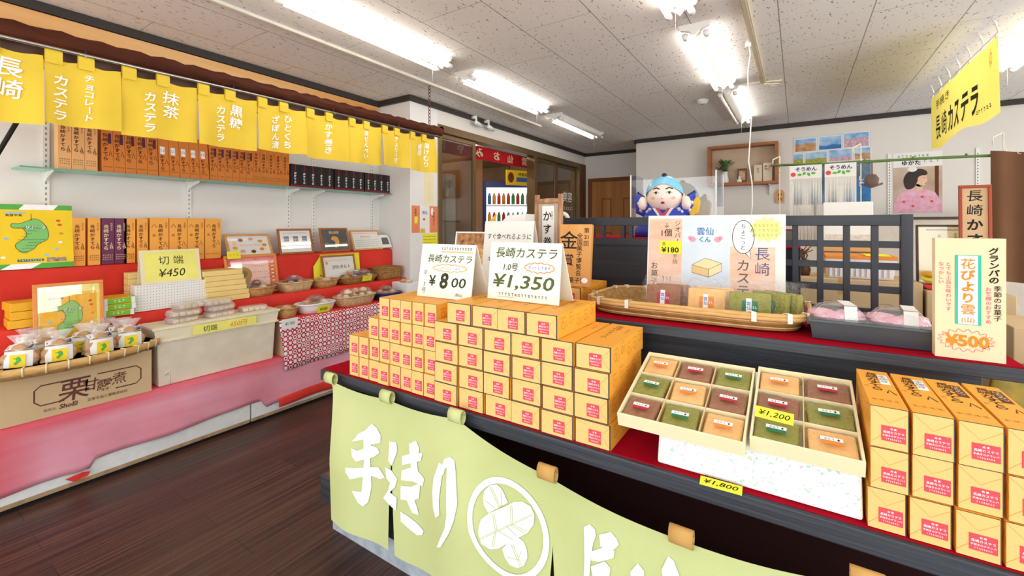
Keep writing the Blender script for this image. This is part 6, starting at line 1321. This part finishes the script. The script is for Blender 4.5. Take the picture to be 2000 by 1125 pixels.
for k in range(7): p.tube([(.88 + .1 * k + .012 * math.cos(q), .0, 1.692 - .003 * k + .016 * math.sin(q)) for q in [2 * PI * j / 8 for j in range(8)]], .002, EDGE, 5, True)
o = p.build('curtain_ring', t)
t = thing('framed_nameboard', 'tall reddish framed board with black brush writing beside the brown curtain', 'signboard', M=frame_M((.655, 2.96, .993), (1, .0, 0), (-.05, .03, 1))); p = MB(); RF = wood('red_lacquer_wood', '9A3A1E', 'B44E2A', 2, 10, .35)
for a in ((0, .112, 0, .014), (0, .112, .486, .5), (0, .012, .014, .486), (.1, .112, .014, .486)): p.box(a[0], a[1], -.008, .008, a[2], a[3], RF)
p.build('frame', t, bev=.002); p = MB(); p.box(.01, .102, 0, .006, .012, .488, mat('tan_paper', 'D8B488', .8)); f = Fr(p, (.01, 0, .012), XP, ZP); f.vtext('長崎かすてら', .046, .465, .058, INK, 1, .03, .05, step=1.2); p.build('panel', t)

# wall shelf box and posters on the back wall
WB_ = wood('wall_shelf_wood', '9A5A34', 'B47448', 0, 10)
t = thing('wall_shelf_box', 'open wooden shelf box on the back wall, plant and keepsakes in it', 'shelf', (-.60, BY - .001, 1.815)); p = MB(); w, hh, d = .40, .52, .16
for a in ((-w, w, 0, .035), (-w, w, hh - .035, hh), (-w, -w + .035, .035, hh - .035), (w - .035, w, .035, hh - .035)): p.box(a[0], a[1], -d, 0, a[2], a[3], WB_)
p.box(-w + .03, w - .03, -.012, 0, .03, hh - .03, mat('shelf_back', 'CDB49A', .7)); p.build('box', t, bev=.003)
for x in (-.32, .30): q = MB(); q.prism([(0, 0), (0, -.13), (.02, -.13), (.03, -.03), (.14, -.012), (.14, 0)], (x, -.002, -.001), Vector((0, -1, 0)), ZP, .01, WHITEM); q.build('bracket', t)
sy = BY - .08; sz = 1.851
t = thing('vase_plant', 'white vase with a leafy green plant in the wall shelf box', 'plant', (-.80, sy, sz)); p = MB(); p.lathe([(0, 0), (.05, 0), (.045, .05), (.03, .11), (.034, .15), (.028, .15), (.02, .1), (0, .02)], WHITEM, 18); p.build('vase', t)
p = MB(); LEAF = mat('leaf_green', '2E5A2A', .5, col2='4C7C3A', vs=14); R_ = random.Random(6)
for k in range(30):
    a = R_.uniform(0, 2 * PI); l = R_.uniform(.06, .14); h = R_.uniform(.16, .30); c = Vector((math.cos(a) * l * .75, math.sin(a) * l * .4, h)); b_ = Vector((0, 0, .13)); dr = (c - b_).normalized(); sd = dr.cross(ZP).normalized() * .02; tip = c + dr * .05 - ZP * .02
    p.add([c - dr * .03, c + sd, tip, c - sd], [(0, 1, 2, 3)], LEAF); p.tube([b_, (b_ + c) / 2 + ZP * .02, c], .0018, LEAF, 4)
o = p.build('leaves', t)
small = [('framed_photo', 'small brown framed photo in the wall shelf box', 'photo frame', -.60, lambda p: [p.box(-.055, .055, -.008, .008, 0, .18, mat('walnut', '7A4A2A', .5)), p.box(-.035, .035, -.01, -.008, .03, .15, mat('photo_tone', '9A7A5A', .6, col2='D8C0A0', vs=30))]),
         ('ornament', 'small white ornament in front of the framed photo', 'ornament', -.63, lambda p: p.lathe([(0, 0), (.03, 0), (.032, .03), (.012, .045), (.014, .07), (.0, .085)], WHITEM, 14, Matrix.Translation((0, -.035, 0)))),
         ('wine_glass', 'small clear cup beside the framed photo on the wall shelf', 'cup', -.50, lambda p: p.lathe([(0, 0), (.022, 0), (.004, .01), (.004, .04), (.024, .06), (.026, .09)], GLASS, 14)),
         ('wooden_tablet', 'pale wooden tablet in the wall shelf box, next to the clear cup', 'tablet', -.42, lambda p: [p.box(-.045, .045, -.02, .02, 0, .21, mat('pale_tablet', 'E6D6BC', .7)), Fr(p, (-.045, -.02, 0), XP, ZP).vtext('雲仙', .045, .17, .03, GREY_INK, 1)]),
         ('wooden_tablet', 'pale wooden tablet with red and black writing at the shelf box end', 'tablet', -.315, lambda p: [p.box(-.05, .05, -.02, .02, 0, .23, MATS['pale_tablet']), Fr(p, (-.05, -.02, 0), XP, ZP).vtext('御守', .06, .2, .035, REDP, 1, .02), Fr(p, (-.05, -.02, 0), XP, ZP).vtext('商売', .03, .2, .03, INK, 1, .02)])]
for nm, lb, cat, x, fn in small:
    t = thing(nm, lb, cat, (x, sy, sz)); p = MB(); fn(p); p.build(cat.split()[-1] if cat != 'photo frame' else 'frame', t)
t = thing('wooden_tag', 'small hanging wooden tag with black writing below the shelf box', 'tag', (-.185, BY - .02, 1.58)); p = MB(); p.prism([(-.045, 0), (.045, 0), (.045, .13), (.02, .165), (-.02, .165), (-.045, .13)], (0, -.006, 0), XP, ZP, .012, PLW); f = Fr(p, (-.045, -.006, 0), XP, ZP); f.vtext('かな', .045, .125, .05, INK, 1, .03); p.build('plate', t); p = MB(); p.tube([(0, -.002, .155), (.0, 0, .22)], .003, REDP, 5); p.build('string', t)
def photo_tile(f, x0, y0, x1, y1, sky, land, hz, mid=None, l=2):
    f.rect(x0, y0, x1, y1, sky, l); f.poly([(x0, y0), (x1, y0), (x1, y0 + (y1 - y0) * hz), (x0 + (x1 - x0) * .6, y0 + (y1 - y0) * (hz + .08)), (x0 + (x1 - x0) * .3, y0 + (y1 - y0) * (hz - .04)), (x0, y0 + (y1 - y0) * (hz + .05))], land, l + 1)
    if mid: f.rect(x0, y0, x1, y0 + (y1 - y0) * hz * .6, mid, l + 2)
SK = mat('photo_sky', '5A9AD8', .6, col2='C8E0F0', vs=9); SEA = mat('photo_sea', '3A7AB8', .6, var=.2, vs=14); OCH = mat('photo_ochre', 'B07A4A', .6, col2='D8B084', vs=20); FLW = mat('photo_flowers', 'B0809A', .6, col2='E8C8D0', vs=60); MEA = mat('photo_meadow', '7A9A4A', .6, col2='C8B04A', vs=40); NVY = mat('photo_dusk', '2E4258', .6, col2='7A92A8', vs=6)
t = thing('photo_poster', 'poster of landscape photographs on the back wall behind the string curtains', 'poster', (-.045, BY - .002, 1.55)); p = MB(); W_, H_ = .745, .83; p.box(0, W_, -.002, 0, 0, H_, mat('poster_blue_paper', 'D2DCE4', .7)); f = Fr(p, (0, -.002, 0), XP, ZP)
f.rect(0, 0, W_, .50, NVY, 1); f.poly([(W_ * .55, 0), (W_, 0), (W_, .3), (W_ * .8, .22)], SEA, 2)
for a in (((.02, .65, .23, .80), SK, OCH, .6), ((.26, .655, .475, .805), SK, SEA, .3), ((.5, .66, .725, .82), MATS['photo_sky'], FLW, .6, ), ((.0, .5, .1, .62), SK, MEA, .5), ((.125, .5, .335, .63), SK, MEA, .4), ((.36, .505, .575, .64), SK, FLW, .35), ((.60, .51, .74, .64), SK, OCH, .5)):
    x0, y0, x1, y1 = a[0]; f.rect(x0 - .008, y0 - .008, x1 + .008, y1 + .008, PAPER, 3); photo_tile(f, x0, y0, x1, y1, a[1], a[2], a[3], None, 4)
f.vtext('しま', .66, .32, .06, WHITEP, 4, .02); p.build('sheet', t)
t = thing('picture_poster', 'poster of a seated person in a pink flowered kimono on the back wall', 'poster', (.895, BY - .002, 1.44)); p = MB(); W_, H_ = .40, .66; p.box(0, W_, -.002, 0, 0, H_, PAPER); f = Fr(p, (0, -.002, 0), XP, ZP)
f.rect(.0, .0, W_, .50, mat('poster_room', 'B89A84', .6, col2='D8C4B0', vs=5)); f.rect(W_ * .85, .05, W_ * .93, .5, BROWNP, 2)
f.text('ゆかた', .15, .545, .05, INK, 2, .03); f.squig(.24, .38, .56, .04, .004, GREY_INK, 2, 3); f.squig(.03, .3, .62, .025, .003, INK, 2, 5)
f.poly([(.0, 0), (.40, 0), (.39, .12), (.34, .22), (.25, .26), (.14, .26), (.05, .2), (.01, .1)], mat('kimono_pink', 'F0C4D4', .6, col2='E89AB4', vs=22), 3)
f.ell(.22, .36, .06, .08, mat('printed_skin', 'EBC3A4', .6), 4); f.rect(.19, .24, .245, .31, MATS['printed_skin'], 4); f.poly(smooth2d([(.10, .26), (.08, .36), (.11, .44), (.18, .48), (.26, .47), (.29, .42), (.26, .40), (.22, .39), (.20, .34), (.18, .28), (.14, .25)]), mat('printed_hair', '3A2C2A', .6), 5); f.poly(smooth2d([(.20, .39), (.26, .41), (.275, .37), (.285, .345), (.272, .33), (.268, .30), (.235, .285), (.205, .31)]), MATS['printed_skin'], 6); f.stroke([(.245, .375), (.268, .377)], .004, MATS['printed_hair'], 7); f.ell(.266, .318, .008, .004, REDP, 7, 8); f.ell(.16, .475, .04, .028, PAPER, 6)
for k in range(9): f.ell(.05 + .038 * k, .07 + .05 * (k % 3), .014, .012, REDP if k % 2 else PINKP, 4, 10)
p.build('sheet', t)
for x, lb in ((.86, 'white slotted rail on the back wall beside the kimono poster'), (1.56, 'white slotted rail on the back wall towards the brown curtain'), (-.92, 'white slotted rail on the back wall under the shelf box')):
    t = thing('shelf_rail', lb, 'rail', (x, BY - .001, 1.3), 0, 'slotted rails on the back wall'); p = MB(); p.box(-.014, .014, -.012, 0, 0, .8 if x > 0 else .5, WHITEM)
    for k in range(24 if x > 0 else 14): p.box(-.004, .004, -.0125, -.0115, .02 + k * .031, .036 + k * .031, GREY_INK)
    p.build('rail', t)
t = thing('back_cabinet', 'long white cabinet with a dark top against the back wall', 'cabinet', (.9, BY - .22, 0)); p = MB(); p.box(-1.9, 1.9, -.2, .21, 0, 1.36, mat('beige_cabinet', 'D8CCBC', .6)); p.build('body', t, bev=.004); p = MB(); p.box(-1.92, 1.92, -.22, .21, 1.36, 1.385, mat('dark_cabinet_top', '4A3626', .5)); p.build('cabinet_top', t)
t = thing('hanging_spoons', 'dark wooden spoon and ladle hanging from the green pole', 'utensils', (.375, 3.40, 1.5)); p = MB(); p.tube([(0, 0, .19), (0, 0, .10)], .003, BROWNP, 5); p.lathe([(0, -.0), (.03, .02), (.034, .05), (.02, .075), (0, .08)], mat('dark_spoon', '6A5446', .6), 14, Matrix.Translation((0, 0, .03)), sy=.3); p.tube([(-.05, 0, .05), (.0, 0, .03), (.05, 0, .05)], .006, MATS['dark_spoon'], 6); p.build('spoon', t)
p = MB(); p.tube([(-.28, .01, -.17), (-.28, .01, -.05)], [.011, .005], MATS['dark_spoon'], 8); p.tube([(-.28, .01, -.05), (-.28, .0, .18)], .0015, BROWNP, 4); p.build('ladle', t)

# yellow banner hung from the ceiling on a cord
BNY = mat('banner_yellow', 'F6E06A', .8, col2='F8E88A', vs=3, spec=.1)
_n = BNY.node_tree.nodes; _l = BNY.node_tree.links; _t = _n.new('ShaderNodeBsdfTranslucent'); _t.inputs[0].default_value = lin('F8E470'); _m = _n.new('ShaderNodeMixShader'); _m.inputs[0].default_value = .45
_l.new(_n['Principled BSDF'].outputs[0], _m.inputs[1]); _l.new(_t.outputs[0], _m.inputs[2]); _l.new(_m.outputs[0], _n['Material Output'].inputs[0])   # thin cloth lets light through
t = thing('cloth_banner', 'yellow cloth banner with black lettering hung from the ceiling by rings', 'banner', (0, 0, 0)); y0, y1 = 5.33, 3.78; L_ = y0 - y1
def bsurf(s_, z, off=0.0):     # s along the banner from far (0) to near (L_)
    y = y0 - s_; return Vector((1.0 + .012 * math.sin(s_ * 5) * (2.43 - z) * 2 + .002 * math.sin(s_ * 13) - off, y, z - .02 * math.sin(PI * s_ / L_ * 3) ** 2 * .5))
p = MB(); p.grid(lambda a, v: bsurf(L_ * a, 2.435 - .455 * v - (.015 * math.sin(a * 9) * v)), 40, 12, BNY)
f = Fr(p, (0, 0, 0), XP, ZP, .005, warp=lambda x, y, l: bsurf(x, y, l)); BI = mat('banner_ink', '33301F', .8)
f.text('手焼き', .36, 2.34, .075, BI, 1, .02, w=.40)
for k, ch in enumerate('長崎カステラ'): f.text(ch, .22 + .19 * k, 2.14, .20, BI, 1, .03, w=.15)
f.squig(1.2, 1.45, 2.05, .03, .005, BI, 1, 3); f.text('ゆ', 1.45, 2.33, .12, MATS['gold_print'], 1, .0, w=.05); p.build('cloth', t)
p = MB(); p.tube([(1.0, y0 + .02, 2.45), (1.0, 4.5, 2.447), (1.0, y1 - .02, 2.45)], .004, WHITEM, 6); p.build('cord', t)
for k in range(7):
    q = MB(); y = y0 - .03 - (L_ - .06) * k / 6; q.tube([(1.0, y, 2.425), (1.012, y, 2.47), (1.0, y, 2.52), (.985, y + .01, H - .002)], .005, WHITEM, 6); q.build('hanging_hook', t)

# the next room seen through the glazed screen
RB = mat('banner_red', 'C8202E', .7, spec=.1)
t = thing('souvenir_banner', 'red shop banner seen from behind with mirrored pale lettering beyond the glass', 'banner', (0, 0, 0)); p = MB(); p.grid(lambda a, v: (-3.55 + .01 * math.sin(a * 14), 3.62 + 2.4 * a, 2.335 - .175 * v + .035 * a), 30, 4, RB)
f = Fr(p, (0, 0, 0), YP, ZP, .006, warp=lambda x, y, l: Vector((-3.55 + .01 * math.sin((6.02 - x - 3.62) / 2.4 * 14) + l, 6.02 - x, y + .035 * (6.02 - x - 3.62) / 2.4)))
for k, ch in enumerate('雲仙おみやげ'): f.text(ch, .22 + .38 * k, 2.25, .12, CREAM, 1, .03, w=.15)
p.build('cloth', t)
VB = mat('vending_navy', '2A3A78', .4)
t = thing('vending_machine', 'dark blue drinks vending machine in the room beyond the glass', 'vending machine', (-4.85, 7.3, 0), .62); 
p = MB(); p.box(-.5, .5, -.35, .35, 0, 2.15, VB); p.build('body', t, bev=.01); p = MB(); p.box(-.42, .42, -.36, -.35, .9, 2.02, emis('vending_window_lit', 'CFE2F4', 1.2)); DW = p.build('display_window', t)
DC = [mat('can_%s' % c, h, .4) for c, h in (('red', 'C8302A'), ('blue', '3A78C0'), ('green', '4A9A4A'), ('amber', 'E0A030'), ('white', 'F0F0EE'))]
for r in range(3):
    for k in range(9): q = MB(); x = -.36 + .09 * k; z = .98 + .36 * r; q.lathe([(0, 0), (.03, 0), (.033, .01), (.033, .15), (.018, .19), (.018, .21), (0, .21)], DC[(k * 2 + r * 3 + k // 3) % 5], 10, Matrix.Translation((x, -.40, z))); q.build('sample_bottle', DW)
for r in range(3): q = MB(); q.box(-.42, .42, -.44, -.36, .94 + .36 * r, .965 + .36 * r, PAPER); q.build('price_shelf', DW)
t = thing('yellow_sign', 'yellow advertising sign hanging above the vending machine beyond the glass', 'sign', (-4.05, 6.55, 1.995), PI / 2 * .7); p = MB(); p.box(-.32, .32, -.01, .01, 0, .26, YG); f = Fr(p, (-.32, -.01, 0), XP, ZP); f.ell(.09, .13, .06, .09, BROWNP, 2); f.rect(.2, .06, .42, .14, BLUEP, 2); f.text('特産品', .33, .19, .06, INK, 3, .02); f.ell(.54, .13, .06, .07, PAPER, 2); f.ell(.54, .16, .04, .035, INK, 3); p.cyl((-.25, 0, .26), (-.25, 0, .70), .004, INK, 6); p.cyl((.25, 0, .26), (.25, 0, .70), .004, INK, 6); p.build('board', t)
t = thing('pendant_lamp', 'lit white ceiling lamp in the room beyond the glass', 'lamp', (-4.6, 5.9, 2.66)); p = MB(); p.lathe([(.0, -.16), (.14, -.15), (.18, -.1), (.17, -.06), (0, -.05)], emis('lit_shade', 'FFF2DC', 5), 20); p.build('lamp_shade', t); p = MB(); p.lathe([(.05, -.05), (.05, .035), (0, .035)], WHITEM, 12); p.build('ceiling_mount', t)
ANNEX_FILL = emis('annex_fill_tube', 'FFEFD8', 34)  # tubes added to brighten the room beyond the glass
for x, y, lb in ((-4.3, 4.2, 'added lit tube light in the room beyond the glass, closest to the sash'), (-5.9, 6.6, 'added lit tube light deepest in the room beyond the glass'), (-4.2, 5.4, 'added lit tube light above the vending machine beyond the glass'), (-5.6, 3.4, 'added lit tube light over the far wall of the room beyond the glass')):
    t = thing('fluorescent_light', lb, 'ceiling light', (x, y, 2.699)); p = MB(); p.box(-.05, .05, -.6, .6, -.05, 0, FIXW); p.build('housing', t); p = MB(); p.cyl((0, -.58, -.065), (0, .58, -.065), .016, ANNEX_FILL, 10); p.build('tube', t)
t = thing('display_table', 'white draped table in the room beyond the glass', 'table', (-4.3, 5.0, 0)); p = MB(); p.box(-.35, .35, -.6, .6, 0, .95, mat('tan_drape', 'B88A50', .8)); p.box(-.37, .37, -.62, .62, .95, .98, PAPER); p.build('table', t, bev=.004)
t = thing('white_column', 'white square column beyond the first glass sash', 'column', (-3.75, 4.25, 0)); p = MB(); p.box(-.06, .06, -.09, .09, 0, 1.95, PAPER); p.build('column', t)
